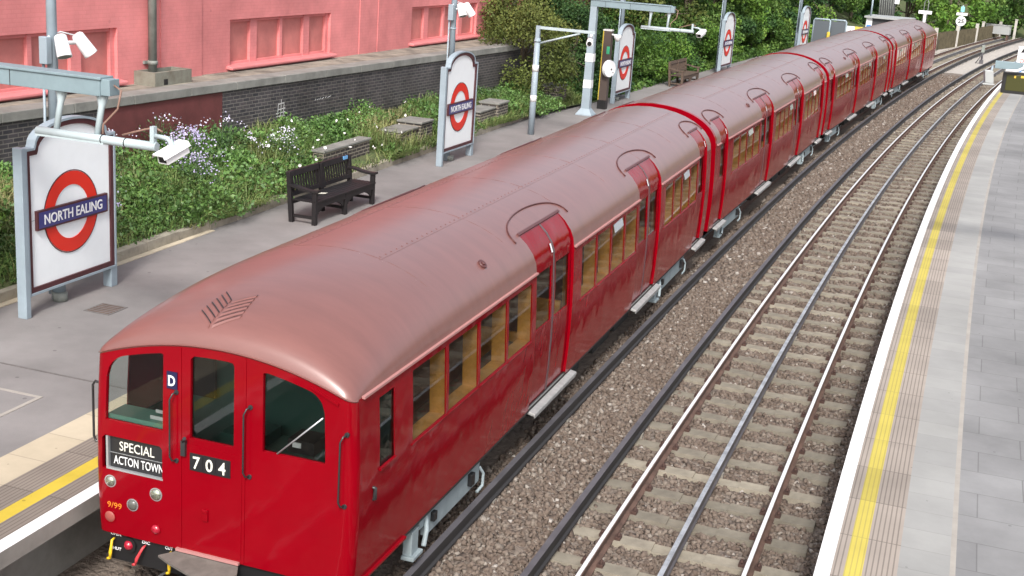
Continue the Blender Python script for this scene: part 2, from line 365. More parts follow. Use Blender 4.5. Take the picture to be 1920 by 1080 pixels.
def leaf_arrays(c, size, up=.35, aspect=.55):
    """rhombic leaves bent at the middle around centres c; size scalar or array"""
    n = len(c); d = unit(RNG.normal(size=(n, 3))+np.array([0, 0, -up*.3])); nn = unit(RNG.normal(size=(n, 3))+np.array([0, 0, up*2]))
    sd = unit(np.cross(d, nn)); nn = np.cross(sd, d)
    s = (np.broadcast_to(size, (n,))*RNG.uniform(.65, 1.3, n))[:, None]
    v = np.stack([c-d*s*.5, c+sd*s*aspect*.5+nn*s*.08, c+d*s*.5, c-sd*s*aspect*.5+nn*s*.08], 1)
    return v.reshape(-1, 3), np.arange(n*4).reshape(n, 4)
def track_x(y): return -.08+.00074*y*y+.0002*np.maximum(0, np.asarray(y)-66)**2
def far_x(y): return 3.47+.00083*y*y+.00008*np.maximum(0, np.asarray(y)-66)**2
def slope(fn, y): return float((fn(y+.5)-fn(y-.5)))

# ------------------------------------------------------------------ ground and hills
def sheet(name, xs, ys, zf, m, uv=False):
    X, Y = np.meshgrid(xs, ys); Z = zf(X, Y)
    v = np.stack([X, Y, Z], -1).reshape(-1, 3); nx, ny = len(xs), len(ys)
    i = np.arange(nx*ny).reshape(ny, nx)
    f = np.stack([i[:-1, :-1], i[:-1, 1:], i[1:, 1:], i[1:, :-1]], -1).reshape(-1, 4)
    return obj_np(name, mesh_np(name, v, f, m, smooth=True))
g = sheet('ground', np.linspace(-900, 900, 5), np.linspace(-300, 1200, 5), lambda X, Y: X*0-.75, 'soil'); struct(g)

# track bed: follows the tracks
YS = np.concatenate([np.arange(-16, 70, 1.), np.arange(70, 150, 2.)])
def bed_z(u, y):
    # u measured from the midpoint between the two tracks
    return -.205+.075*np.exp(-(u/.75)**2)
def ribbon(name, fl, fr, nz, zf, m, ys=YS):
    t = np.linspace(0, 1, nz); A = fl(ys); B = fr(ys)
    X = A[:, None]*(1-t)+B[:, None]*t; Y = np.repeat(ys[:, None], nz, 1); mid = (track_x(ys)+far_x(ys))[:, None]/2
    v = np.stack([X, Y, zf(X-mid, Y)], -1).reshape(-1, 3); i = np.arange(len(ys)*nz).reshape(len(ys), nz)
    f = np.stack([i[:-1, :-1], i[:-1, 1:], i[1:, 1:], i[1:, :-1]], -1).reshape(-1, 4)
    return obj_np(name, mesh_np(name, v, f, m, smooth=True))
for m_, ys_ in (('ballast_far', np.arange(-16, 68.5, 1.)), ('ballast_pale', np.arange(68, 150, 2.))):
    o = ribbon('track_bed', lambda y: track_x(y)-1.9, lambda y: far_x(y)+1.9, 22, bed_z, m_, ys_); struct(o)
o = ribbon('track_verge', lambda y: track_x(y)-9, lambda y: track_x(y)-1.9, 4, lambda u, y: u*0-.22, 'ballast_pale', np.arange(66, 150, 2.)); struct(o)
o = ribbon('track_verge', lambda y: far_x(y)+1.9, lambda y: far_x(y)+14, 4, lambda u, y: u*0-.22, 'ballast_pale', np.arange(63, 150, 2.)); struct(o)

SLP = .69
# loose ballast stones
def stones(n, xfun, y0, y1, size, zoff=0, power=1.):
    y = y0+(y1-y0)*RNG.random(n)**power; x = xfun(y, RNG.random(n))
    mid = (track_x(y)+far_x(y))/2
    z = bed_z(x-mid, y)+zoff+RNG.uniform(-.012, .018, n)
    k_ = np.abs(((y+4.2+SLP/2) % SLP)-SLP/2) < .115; z = np.where(k_ & (np.abs(x-far_x(y)) < 1.26) & (RNG.random(n) > .04), z-.09, z)
    base = np.array([[a, b, c] for c in (-1, 1) for b in (-1, 1) for a in (-1, 1)], float)*.5
    v = base[None]*(1+RNG.uniform(-.38, .38, (n, 8, 3)))
    s = size*RNG.uniform(.6, 1.35, (n, 1, 1))*np.stack([RNG.uniform(.8, 1.3, n), RNG.uniform(.7, 1.1, n), RNG.uniform(.55, .9, n)], -1)[:, None]
    v = v*s; q = unit(RNG.normal(size=(n, 4))); w, a, b, c = q.T
    R = np.stack([1-2*(b*b+c*c), 2*(a*b-w*c), 2*(a*c+w*b), 2*(a*b+w*c), 1-2*(a*a+c*c), 2*(b*c-w*a), 2*(a*c-w*b), 2*(b*c+w*a), 1-2*(a*a+b*b)], -1).reshape(n, 3, 3)
    v = np.einsum('nij,nkj->nki', R, v)+np.stack([x, y, z], -1)[:, None]
    fb = np.array([[0, 2, 3, 1], [4, 5, 7, 6], [0, 1, 5, 4], [1, 3, 7, 5], [3, 2, 6, 7], [2, 0, 4, 6]])
    f = (np.arange(n)[:, None, None]*8+fb[None]).reshape(-1, 4)
    return v.reshape(-1, 3), f, np.repeat(np.clip(RNG.beta(2, 2.6, n)-.20*np.exp(-((np.abs(x-far_x(y))-.75)/.16)**2)-.14*np.exp(-((x-far_x(y))/.3)**2), 0, 1), 6)
def stone_obj(name, parts_):
    vs, fs, rs = [], [], []; o_ = 0
    for v, f, r in parts_: vs.append(v); fs.append(f+o_); rs.append(r); o_ += len(v)
    o = obj_np(name, mesh_np(name, np.concatenate(vs), np.concatenate(fs), 'stone', np.concatenate(rs))); o['kind'] = 'stuff'
    return o
def free(y, r):   # lateral spread right of the train up to the right platform wall
    return track_x(y)+1.0+r*(far_x(y)+1.5-track_x(y)-1.0)
P = [stones(38000, free, -3, 14, .046), stones(24000, free, 14, 38, .06), stones(14000, free, 38, 66, .075)]
P.append(stones(3500, lambda y, r: track_x(y)-1.35+r*2.6, -5, 1.2, .055, -.03))
o = stone_obj('ballast', P); tag(o, 'loose brown and grey ballast stones between and around the tracks', 'ballast')

# ------------------------------------------------------------------ platforms
ZP = .75
def strips(name, mats, rows, ys, xf, sgn, parent=None):
    """rows: (material index, lateral from, lateral to, z) relative to xf, mirrored by sgn; UV in metres"""
    v, f, uvs, mi = [], [], [], []
    for m_, a, b, *zz in rows:
        z0, z1 = zz if len(zz) == 2 else (ZP, ZP)
        for i, y in enumerate(ys):
            x = float(xf(y))
            v += [(x+sgn*a, y, z0), (x+sgn*b, y, z1)]; uvs += [(a+z0-ZP, y), (b+z1-ZP, y)]
            if i:
                k = len(v); q = (k-4, k-3, k-1, k-2); f.append(q if sgn > 0 else q[::-1]); mi.append(m_)
    me = bpy.data.meshes.new(name); me.from_pydata(v, [], f)
    for m_ in mats: me.materials.append(M[m_])
    me.polygons.foreach_set('material_index', mi)
    ul = me.uv_layers.new(name='UVMap')
    for l in me.loops: ul.data[l.index].uv = uvs[l.vertex_index]
    me.update(); return obj_np(name, me, parent)
YR = np.arange(-30, 63.1, 1.); edgeR = lambda y: far_x(y)+1.50
pr = strips('platform', ['slab', 'concrete_edge', 'patch_light'], [(0, 1.17, 14), (2, 1.12, 1.17), (1, .40, .40, ZP-.15, -.75), (1, -.02, -.02, ZP-.15, ZP), (1, .40, -.02, ZP-.15, ZP-.15)], YR, edgeR, 1); struct(pr)
strips('white_edge_line', ['white_paint'], [(0, -.02, .115)], YR, edgeR, 1, pr)
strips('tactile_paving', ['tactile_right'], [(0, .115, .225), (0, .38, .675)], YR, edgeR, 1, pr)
strips('yellow_line', ['yellow_pale'], [(0, .225, .38)], YR, edgeR, 1, pr)
strips('pale_paving', ['pale_slab'], [(0, .675, 1.12)], YR, edgeR, 1, pr)
mb = MB(); mb.add([(edgeR(63)-.0, 63, ZP), (edgeR(63)+14, 63, ZP), (edgeR(69)+14, 69, -.2), (edgeR(69), 69, -.2), (edgeR(63), 63, -.75), (edgeR(69), 69, -.75)], [(0, 1, 2, 3), (0, 3, 5, 4)])
mb.build('end_ramp', 'tarmac', pr)
YL = np.arange(-30, 67.1, 1.); edgeL = lambda y: track_x(y)-1.38
pl_ = strips('platform', ['tarmac', 'concrete_edge'], [(0, 1.28, 5.3), (1, .45, .45, ZP-.16, -.75), (1, -.02, -.02, ZP-.16, ZP), (1, .45, -.02, ZP-.16, ZP-.16)], YL, edgeL, -1); struct(pl_)
strips('white_edge_line', ['white_paint'], [(0, -.02, .13)], YL, edgeL, -1, pl_)
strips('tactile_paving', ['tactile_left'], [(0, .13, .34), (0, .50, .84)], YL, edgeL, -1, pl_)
strips('yellow_line', ['yellow'], [(0, .34, .50)], YL, edgeL, -1, pl_)
strips('cream_paving', ['cream_paving'], [(0, .84, 1.28)], YL, edgeL, -1, pl_)
mb = MB(); mb.add([(edgeL(67)-4.75, 67, ZP), (edgeL(67), 67, ZP), (edgeL(73), 73, -.2), (edgeL(73)-4.75, 73, -.2), (edgeL(67), 67, -.75), (edgeL(73), 73, -.75)], [(0, 1, 2, 3), (1, 4, 5, 2)])
mb.build('end_ramp', 'tarmac', pl_)
# tarmac joint, pale repair and manhole set in the left platform
mb = MB(); mb.box((-6.1, 2.62, ZP+.001), (-2.66, 2.65, ZP+.004)); o = mb.build('tarmac_joint', 'iron', pl_)
mb = MB(); mb.box((-5.9, .85, ZP+.001), (-3.48, 1.93, ZP+.005), 0); mb.box((-5.9, .8, ZP+.001), (-3.43, .85, ZP+.007), 1); mb.box((-3.48, .85, ZP+.001), (-3.43, 1.98, ZP+.007), 1); mb.box((-5.9, 1.93, ZP+.001), (-3.48, 1.98, ZP+.007), 1)
mb.build('repair_patch', ['tarmac', 'patch_light'], pl_)
mb = MB(); mb.box((-5.02, 4.78, ZP+.001), (-4.62, 5.2, ZP+.006), 0)
for k in range(6): mb.box((-4.99, 4.82+k*.063, ZP+.006), (-4.65, 4.84+k*.063, ZP+.009), 1)
o = mb.build('manhole_cover', ['iron', 'rail_rust']); tag(o, 'small dark metal manhole cover set in the tarmac near the front sign', 'manhole cover')

# ------------------------------------------------------------------ tracks
def sweep(mb, xf, off, prof, ys, mats_i, dense=True):
    n = len(prof); V = []
    for y in ys:
        x = float(xf(y)); s_ = slope(xf, y); k = 1/math.hypot(1, s_)
        for dx, dz in prof: V.append((x+(off+dx)*k, y-(off+dx)*s_*k, dz))
    F = [(i*n+j, i*n+(j+1) % n, (i+1)*n+(j+1) % n, (i+1)*n+j) for i in range(len(ys)-1) for j in range(n)]
    o_ = len(mb.v); mb.v += V
    for q, f in enumerate(F):
        mb.f.append(tuple(o_+i for i in f[::-1])); mb.m.append(mats_i[q % n]); mb.s.append(False)
    for base in (0, (len(ys)-1)*n):
        mb.f.append(tuple(o_+base+j for j in range(n))); mb.m.append(mats_i[0]); mb.s.append(False)
RAIL = [(-.055, -.155), (.055, -.155), (.055, -.14), (.011, -.12), (.011, -.045), (.029, -.03), (.029, -.005), (.021, 0), (-.021, 0), (-.029, -.005), (-.029, -.03), (-.011, -.045), (-.011, -.12), (-.055, -.14)]
RM = [0, 0, 0, 0, 0, 0, 0, 1, 0, 0, 0, 0, 0, 0]
def cond(top, w, h): return [(-w*.62, top-h), (w*.62, top-h), (w*.62, top-h+.02), (w*.3, top-h+.04), (w*.5, top-.035), (w*.5, top), (-w*.5, top), (-w*.5, top-.035), (-w*.3, top-h+.04), (-w*.62, top-h+.02)]
CM = [0, 0, 0, 0, 0, 1, 0, 0, 0, 0]
YT = np.concatenate([np.arange(-14, 66, 1.), np.arange(66, 149, 2.)])
def sleeper_mesh():
    m_ = MB()
    L, w = 1.25, .125
    for sx in (-1, 1):
        m_.box((sx*.28 if sx > 0 else -L, -w, -.36), (L if sx > 0 else -.28, w, -.155), 0, lambda x, y, z: (x, y*(1 if z < -.2 else .82), z))
    m_.box((-.28, -w, -.36), (.28, w, -.175), 0, lambda x, y, z: (x, y*(1 if z < -.2 else .8), z))
    for r_ in (-.75, .75):
        for s_ in (-1, 1):
            m_.box((r_+s_*.085-.032, -.05, -.155), (r_+s_*.085+.032, .05, -.122), 1)
            m_.tube([(r_+s_*.09, -.025, -.122), (r_+s_*.09, .02, -.095)], .016, 6, 1)
    return m_.mesh('sleeper', ['sleeper', 'chair_rust'])
SLM = sleeper_mesh()
def make_track(name, label, xf, pos_off, ys_parts, ys_stuff, dark):
    t = thing(name, label, 'railway track')
    for s_ in (-1, 1):
        mb = MB(); sweep(mb, xf, s_*.7525, RAIL, YT, RM); mb.build('running_rail', ['rail_rust', 'rail_head'], t)
    mb = MB(); sweep(mb, xf, 0, cond(.038, .052, .16), YT, CM)
    for y in np.arange(-13, 100, 2.07): x = float(xf(y)); mb.box((x-.05, y-.05, -.17), (x+.05, y+.05, -.121), 2)
    mb.build('conductor_rail', ['rail_dark', 'rail_worn', 'insulator'], t, label='centre conductor rail with a worn bright top')
    mb = MB(); sweep(mb, xf, pos_off, cond(.076, .068, .17), YT, CM)
    for y in np.arange(-13, 100, 2.76): x = float(xf(y))+pos_off; mb.box((x-.055, y-.05, -.16), (x+.055, y+.05, -.093), 2)
    mb.build('conductor_rail', ['rail_dark_side', 'rail_dark', 'insulator'], t, label='outer conductor rail, dark all over')
    for y in ys_parts:
        o = bpy.data.objects.new('sleeper', SLM); COL.objects.link(o); o.parent = t; o.location = (float(xf(y)), y, RNG.uniform(.002, .014)); o.rotation_euler = (0, 0, -math.atan(slope(xf, y))+RNG.uniform(-.012, .012))
    mb = MB()
    for y in ys_stuff: x = float(xf(y)); mb.box((x-1.25, y-.125, -.36), (x+1.25, y+.125, -.155))
    if len(ys_stuff): o = mb.build('sleeper', 'sleeper', t); o['kind'] = 'stuff'
    return t
yr = -4.2+SLP*np.arange(200)
make_track('railway_track', 'empty track with bright worn rails curving away beside the right hand platform', far_x, -1.19, yr[:100], yr[100:190], False)
yl = -4.2+SLP*np.arange(200)
make_track('railway_track', 'track that carries the red train, dark conductor rail along its right side', track_x, 1.36, [y for y in yl if 63 < y < 100], [y for y in yl if y >= 100 and y < 125], True)

# ------------------------------------------------------------------ the train
LB, HW, ZB, ZG, RISE = 15.45, 1.30, .54, 2.24, .68
def side_x(z):
    return 1.294-.044*((z-1.2)/1.04)**2 if z > 1.2 else 1.294-.022*((1.2-z)/.66)**2
def roof_p(t): return (1.25*math.cos(t), ZG+RISE*math.sin(t))
def roof_n(t):
    v = Vector((math.cos(t)/1.25, 0, math.sin(t)/RISE)); return v.normalized()
D = math.radians
def uniq(xs):
    xs = sorted(xs); o = [xs[0]]
    for x in xs[1:]:
        if x-o[-1] > 1e-4: o.append(x)
    return o
class Shell:
    """grid sheet with welded vertices"""
    def __init__(s, mb, smooth=True): s.mb = mb; s.k = {}; s.smooth = smooth
    def vid(s, key, p):
        if key not in s.k: s.k[key] = len(s.mb.v); s.mb.v.append(tuple(p))
        return s.k[key]
    def quad(s, ks, ps, mi=0, flip=False):
        ids = tuple(s.vid(k, p) for k, p in zip(ks, ps)); s.mb.f.append(ids[::-1] if flip else ids); s.mb.m.append(mi); s.mb.s.append(s.smooth)
WZ0, WZ1 = 1.46, 2.165
T_TOP = D(37)
def front_y(x): 
    u = min(1, max(0, (abs(x)-1.15)/.10)); return .10*(1-math.sqrt(1-u*u))
def front_z(x): return ZG+.25*max(0, 1-(x/1.25)**2)
DOME = 2.1
def dome_p(t, u):
    x, zf = roof_p(t); a = front_y(x); s_ = (1-(1-u)**2.2)**(1/2.2)
    z0 = ZG+.25*math.sin(t)**2
    return (x, a+(DOME-a)*u, z0+(zf-z0)*s_)

def make_carriage(name, label, cab, singles, doubles, win_sections, bogies, number):
    """local frame: y runs back from the front end, z from rail level"""
    root = thing(name, label, 'train carriage', group='carriages of the red train')
    y0 = .10 if cab else 0.
    doors = [(a, b, 1) for a, b in singles]+[(a, b, 2) for a, b in doubles]
    wins = []
    for a, b, n in win_sections:
        w = (b-a+.07)/n
        for i in range(n): wins.append((a+i*w, a+(i+1)*w-.07))
    cabw = [(.49, .80, 1.49, 2.13)] if cab else []; CW = lambda sd: ([(.49, .80, 1.49, 2.13)] if sd > 0 else [(.2, .50, 1.49, 2.13)]) if cab else []
    # ---- body sides
    mb = MB()
    zl = uniq([ZB, .62, .95, 1.2, WZ0, 1.8, WZ1, ZG]+([1.49, 2.13] if cab else []))
    yb = uniq([y0, LB]+[q for d in doors for q in d[:2]]+[q for w in wins for q in w]+[q for w in CW(1)+CW(-1) for q in w[:2]])
    def hole(ya, yc, za, zc, sd=1):
        ym, zm = (ya+yc)/2, (za+zc)/2
        if any(d[0] < ym < d[1] for d in doors): return True
        if any(w[0] < ym < w[1] for w in wins) and WZ0 < zm < WZ1: return True
        return any(w[0] < ym < w[1] and w[2] < zm < w[3] for w in CW(sd))
    for sd in (1, -1):
        sh = Shell(mb)
        for i in range(len(yb)-1):
            for j in range(len(zl)-1):
                if hole(yb[i], yb[i+1], zl[j], zl[j+1], sd): continue
                ks = [(i, j), (i+1, j), (i+1, j+1), (i, j+1)]
                sh.quad(ks, [(sd*side_x(zl[b_]), yb[a_], zl[b_]) for a_, b_ in ks], 0, sd < 0)
        # reveals round the window holes
        for (a, b, z0_, z1_) in [(w[0], w[1], WZ0, WZ1) for w in wins]+CW(sd):
            ring = [(a, z0_), (b, z0_), (b, z1_), (a, z1_)]
            O = [(sd*side_x(z), y, z) for y, z in ring]; I = [(sd*(side_x(z)-.008), y, z) for y, z in ring]
            mb.strip(O, I, 0, True)
        # skirt edge
        mb.box((sd*side_x(ZB)-.012, y0+.05, ZB-.025), (sd*side_x(ZB)+.004, LB-.02, ZB+.0), 1)
    # bottom
    mb.quad((-1.25, y0+.1, ZB+.02), (1.25, y0+.1, ZB+.02), (1.25, LB, ZB+.02), (-1.25, LB, ZB+.02), 1)
    # ends
    prof = [(side_x(z), z) for z in zl]+[roof_p(D(a)) for a in range(6, 91, 6)]
    full = prof+[(-x, z) for x, z in reversed(prof[:-1])]
    ends = [LB] if cab else [0, LB]
    for ye in ends:
        dr = -1 if ye == 0 else 1
        mb.add([(x, ye, z) for x, z in full], [tuple(range(len(full))) if dr < 0 else tuple(reversed(range(len(full))))])
        # projecting arched band round the end
        if dr > 0: continue
        P0 = [(x*1.006, ye-dr*.09, z+(.006 if z > ZG else 0)) for x, z in full]; P1 = [(x*1.006, ye+dr*.03, z+(.006 if z > ZG else 0)) for x, z in full]
        P2 = [(x*.93, ye+dr*.03, ZB+(z-ZB)*.965) for x, z in full]
        P3 = [(x*.998, ye-dr*.09, z-.003) for x, z in full]
        mb.strip(P0, P1, 0, False, True); mb.strip(P1, P2, 0); mb.strip(P3, P0, 0)
        mb.box((-.34, ye+dr*.002-.02, .6), (.34, ye+dr*.002+.02, 2.45), 0)
        mb.box((-.26, ye+dr*.03-.006, 1.5), (.26, ye+dr*.03+.006, 2.3), 1)
    body = mb.build('body', ['red', 'soot'], root)
    # ---- roof
    mb = MB()
    ta = uniq([0, 9, 18, 28, 37, 46, 56, 66, 78, 90]); ta = ta+[180-a for a in reversed(ta[:-1])]
    yr_ = uniq([DOME if cab else .06, LB-.04]+[q for d in doors for q in d[:2]]+list(np.arange(2.5, 15.2, 1.6)))
    sh = Shell(mb)
    for i in range(len(yr_)-1):
        ym = (yr_[i]+yr_[i+1])/2; isd = any(d[0] < ym < d[1] for d in doors)
        for j in range(len(ta)-1):
            am = (ta[j]+ta[j+1])/2
            if isd and (am < 37 or am > 143): continue
            ks = [(i, j), (i, j+1), (i+1, j+1), (i+1, j)]
            sh.quad(ks, [(roof_p(D(ta[b_]))[0], yr_[a_], roof_p(D(ta[b_]))[1]) for a_, b_ in ks], 0, True)
    if cab:
        NU = 16; ts = list(range(0, 181, 4)); sh = Shell(mb)
        us = [(k/NU)**1.7 for k in range(NU+1)]
        for i in range(NU):
            for j in range(len(ts)-1):
                ks = [(i, j), (i, j+1), (i+1, j+1), (i+1, j)]
                sh.quad(ks, [dome_p(D(ts[b_]), us[a_]) for a_, b_ in ks], 0, True)
        # small lip over the front
        mb.strip([dome_p(D(t), 0) for t in ts], [(dome_p(D(t), 0)[0]*1.004, dome_p(D(t), 0)[1]-.018, dome_p(D(t), 0)[2]-.006) for t in ts], 0)
        mb.strip([(dome_p(D(t), 0)[0]*1.004, dome_p(D(t), 0)[1]-.018, dome_p(D(t), 0)[2]-.006) for t in ts], [(dome_p(D(t), 0)[0]*1.0, dome_p(D(t), 0)[1]-.0, dome_p(D(t), 0)[2]-.022) for t in ts], 0)
    roof = mb.build('roof', ['roof'], root)
    # seams: thin raised joints with rivets
    mb = MB()
    def on_roof(t, y, h=0.): 
        x, z = roof_p(t); n_ = roof_n(t); return (x+n_.x*h, y, z+n_.z*h)
    for deg in (68, 112):
        a, b = D(deg-.35), D(deg+.35); mb.box((0, DOME+.02, 0), (1, LB-.1, 1), 0, lambda x, y, z: on_roof(a+(b-a)*x, y, -.004+.005*z))
        for y in np.arange(DOME+.1, LB-.2, .13):
            c_ = D(deg+1.6); mb.box((-1, -1, 0), (1, 1, 1), 0, lambda x, yy, z: on_roof(c_+x*D(.35), y+yy*.008, -.003+.006*z))
    for y in np.arange(DOME+.05, LB-.5, 2.15):
        lo, hi = (D(39), D(141)); n_ = 22
        for k in range(n_):
            a, b = lo+(hi-lo)*k/n_, lo+(hi-lo)*(k+1)/n_
            mb.box((0, -.004, 0), (1, .004, 1), 0, lambda x, yy, z: on_roof(a+(b-a)*x, y+yy, -.003+.0034*z))
    mb.build('roof_seam', ['roof'], roof)
    mb = MB()
    for yv in ((3.45,) if cab else (4.0,)):
        for sd in (1,):
            mb.tube([on_roof(D(33), yv, -.01), on_roof(D(33), yv, .02)], .055, 10, 0); mb.tube([on_roof(D(33), yv, .02), on_roof(D(33), yv, .035)], .025, 8, 0)
    mb.build('roof_vent', ['roof_dark'], roof)
    # gutters between the doors
    spans = []; cur = .14 if cab else .12
    for a, b, _ in sorted(doors): spans.append((cur, a)); cur = b
    spans.append((cur, LB-.15))
    for a, b in spans:
        if b-a < .3: continue
        for sd in (1, -1):
            mb = MB(); mb.box((0, a+.02, ZG-.011), (1, b-.01, ZG+.010), 0, lambda x, y, z: (sd*(1.245+.034*x), y, z))
            mb.build('gutter', ['gutter_pink'], root)
    # ---- windows
    for a, b in wins:
        for sd in (1, -1):
            mb = MB(); mb.quad(*[(sd*(side_x(z)-.006), y, z) for y, z in ((a, WZ0), (b, WZ0), (b, WZ1), (a, WZ1))], 0)
            for (p, q, r, s_) in ((a, a+.010, WZ0, WZ1), (b-.010, b, WZ0, WZ1), (a, b, WZ0, WZ0+.014), (a, b, WZ1-.014, WZ1)):
                mb.box((0, p, r), (1, q, s_), 1, lambda x, y, z: (sd*(side_x(z)-.009+.006*x), y, z))
            mb.box((0, a-.02, WZ0-.02), (1, b+.02, WZ0-.006), 1, lambda x, y, z: (sd*(side_x(z)-.005+.013*x), y, z))
            mb.build('window', ['glass', 'red'], root)
    for q in ((2, 7, 10) if not cab else (6, 10)):
        a, b = wins[q]
        for sd in (1, -1):
            mb = MB(); mb.box((0, a+.06, 0), (1, a+(b-a)*.75, 1), 0, lambda x, y, z: (sd*(side_x(WZ1)+.004-.008*x+.03*(1-z)), y, WZ1-.135+.11*z+.05*(y-a)))
            mb.build('ventilator', ['vent_pane_sky'], root)
    for sd in (1, -1):
        for a, b, z0_, z1_ in CW(sd):
            mb = MB(); mb.quad(*[(sd*(side_x(z)-.014), y, z) for y, z in ((a, z0_), (b, z0_), (b, z1_), (a, z1_))], 0)
            mb.box((0, a-.01, z0_-.025), (1, b+.01, z0_-.003), 1, lambda x, y, z: (sd*(side_x(z)-.01+.03*x), y, z))
            mb.build('window', ['cab_glass', 'red'], root)
    # ---- doors, set back from the side, curving up into the roof
    DI = .032
    dz = [.57, .9, 1.2, 1.5, 1.85, 2.185, ZG]; da = [9, 18, 28, 37]
    def dp(level, extra=0.):
        if level < len(dz): z = dz[level]; return (side_x(z)-DI+extra, z)
        t = D(da[level-len(dz)]); x, z = roof_p(t); n_ = roof_n(t); k = DI*(1-(level-len(dz)+1)/(len(da)+.6))-extra
        return (x-n_.x*k, z-n_.z*k)
    NL = len(dz)+len(da)
    for a, b, n in doors:
        for sd in (1, -1):
            # jambs and head belong to the doorway
            lv = [(side_x(z), z) for z in dz]+[roof_p(D(q)) for q in da]
            for ye in (a, b):
                mb = MB(); mb.strip([(sd*x, ye, z) for x, z in lv], [(sd*dp(k)[0]-sd*.004, ye, dp(k)[1]) for k in range(NL)], 0)
                mb.build('door_jamb', ['red'], root)
            w = (b-a)/n
            for k in range(n):
                ya, yc = a+k*w+.004, a+(k+1)*w-.004
                m_ = .075
                ybk = [ya, ya+m_, yc-m_, yc]
                mb = MB(); sh = Shell(mb)
                for i in range(3):
                    for j in range(NL-1):
                        if i == 1 and 3 <= j < 5: continue
                        ks = [(i, j), (i+1, j), (i+1, j+1), (i, j+1)]
                        sh.quad(ks, [(sd*dp(q)[0], ybk[p], dp(q)[1]) for p, q in ks], 0, sd < 0)
                ring = [(ybk[1], 3), (ybk[2], 3), (ybk[2], 5), (ybk[1], 5)]
                mb.strip([(sd*dp(q)[0], y, dp(q)[1]) for y, q in ring], [(sd*(dp(q)[0]-.02), y, dp(q)[1]) for y, q in ring], 0, True)
                if n == 2 and k == 0:     # rubber meeting strip
                    for j in range(NL-1):
                        A, B = dp(j, .006), dp(j+1, .006); C_, E_ = dp(j, -.004), dp(j+1, -.004)
                        mb.add([(sd*A[0], yc-.022, A[1]), (sd*A[0], yc+.026, A[1]), (sd*B[0], yc+.026, B[1]), (sd*B[0], yc-.022, B[1]),
                                (sd*C_[0], yc-.022, C_[1]), (sd*C_[0], yc+.026, C_[1]), (sd*E_[0], yc+.026, E_[1]), (sd*E_[0], yc-.022, E_[1])],
                               [(0, 1, 2, 3), (0, 3, 7, 4), (1, 5, 6, 2)], 1)
                    A, B = dp(7, .012), dp(8, .012)
                    mb.add([(sd*A[0], yc-.11, A[1]), (sd*A[0], yc-.06, A[1]), (sd*B[0], yc-.06, B[1]), (sd*B[0], yc-.11, B[1])], [(0, 1, 2, 3)], 2)
                if n == 1:
                    A, B = dp(7, .012), dp(8, .012)
                    mb.add([(sd*A[0], yc-.10, A[1]), (sd*A[0], yc-.05, A[1]), (sd*B[0], yc-.05, B[1]), (sd*B[0], yc-.10, B[1])], [(0, 1, 2, 3)], 2)
                d_ = mb.build('door', ['red_door', 'rubber', 'white'], root)
                mb = MB(); mb.quad(*[(sd*(dp(q)[0]-.016), y, dp(q)[1]) for y, q in ring], 0); mb.build('window', ['glass'], d_)
            # rain strip above the door: straight lip and arch
            mb = MB(); sg = (lambda t: t) if sd > 0 else (lambda t: PI-t)
            for j in range(8):
                p, q = a-.03+(b-a+.06)*j/8, a-.03+(b-a+.06)*(j+1)/8
                mb.box((0, p, 0), (1, q, 1), 0, lambda x, y, z: on_roof(sg(T_TOP+D(-.4)+D(2.0)*x), y, -.02+.042*z))
            yc_ = (a+b)/2+.02; hw_ = (b-a)/2+.26
            arc = [on_roof(sg(D(33)+D(20)*math.sin(PI*k/20)**.75), yc_-hw_*math.cos(PI*k/20), .006) for k in range(21)]
            mb.tube(arc, .009, 6, 0)
            mb.build('rain_strip', ['roof_dark'], root)
            mb = MB()
            mb.box((sd*(side_x(.56)-.06), a+.02, .495), (sd*(side_x(.56)+.085), b+.26, .535), 0, lambda x, y, z: (x, y, z-(.03 if abs(x) > 1.3 else 0)))
            mb.box((sd*(side_x(.56)+.06), a+.04, .44), (sd*(side_x(.56)+.08), b+.24, .47), 0)
            mb.build('step_board', ['step_grey'], root, bevel=.008)
    # ---- interior
    mb = MB()
    yi0 = 1.05 if cab else .05
    mb.box((-1.2, yi0, .62), (1.2, LB-.06, .68), 0)
    mb.box((-1.0, yi0, 2.42), (1.0, LB-.06, 2.46), 2)
    for sd in (1, -1):
        sh = Shell(mb, False)
        for i in range(len(yb)-1):
            if yb[i+1] <= yi0: continue
            for j in range(len(zl)-1):
                if hole(yb[i], yb[i+1], zl[j], zl[j+1], sd): continue
                ks = [(i, j), (i+1, j), (i+1, j+1), (i, j+1)]
                sh.quad(ks, [(sd*(side_x(zl[q])-.14), max(yi0, yb[p]), zl[q]) for p, q in ks], 3 if zl[j] > 1.1 else 3)
        for a, b in wins:   # wooden window surrounds
            ring = [(a, WZ0), (b, WZ0), (b, WZ1), (a, WZ1)]
            mb.strip([(sd*(side_x(z)-.011), y, z) for y, z in ring], [(sd*(side_x(z)-.17), y, z) for y, z in ring], 3, True)
        for a, b, n in win_sections:
            mb.box((sd*1.12, a, .68), (sd*.62, b, 1.08), 1); mb.box((sd*1.13, a, 1.08), (sd*.95, b, 1.42), 1)
        for a, b, n in doors:
            for ye in (a-.03, b+.01):
                if yi0 < ye < LB: mb.box((sd*1.13, ye-.02, .68), (sd*.62, ye+.02, 1.5), 3)
    mb.box((-1.12, LB-.12, .68), (1.12, LB-.08, 2.42), 3)
    if cab: mb.box((-1.2, 1.0, .62), (1.2, 1.05, 2.2), 4); mb.box((-.95, 1.0, 2.2), (.95, 1.05, 2.42), 4)
    else: mb.box((-1.12, .08, .68), (1.12, .12, 2.42), 3)
    for y in np.arange(yi0+1, LB-1, 1.5): mb.tube([(-.35, y, 2.42), (-.35, y, 1.95)], .012, 5, 4); mb.tube([(.35, y, 2.42), (.35, y, 1.95)], .012, 5, 4)
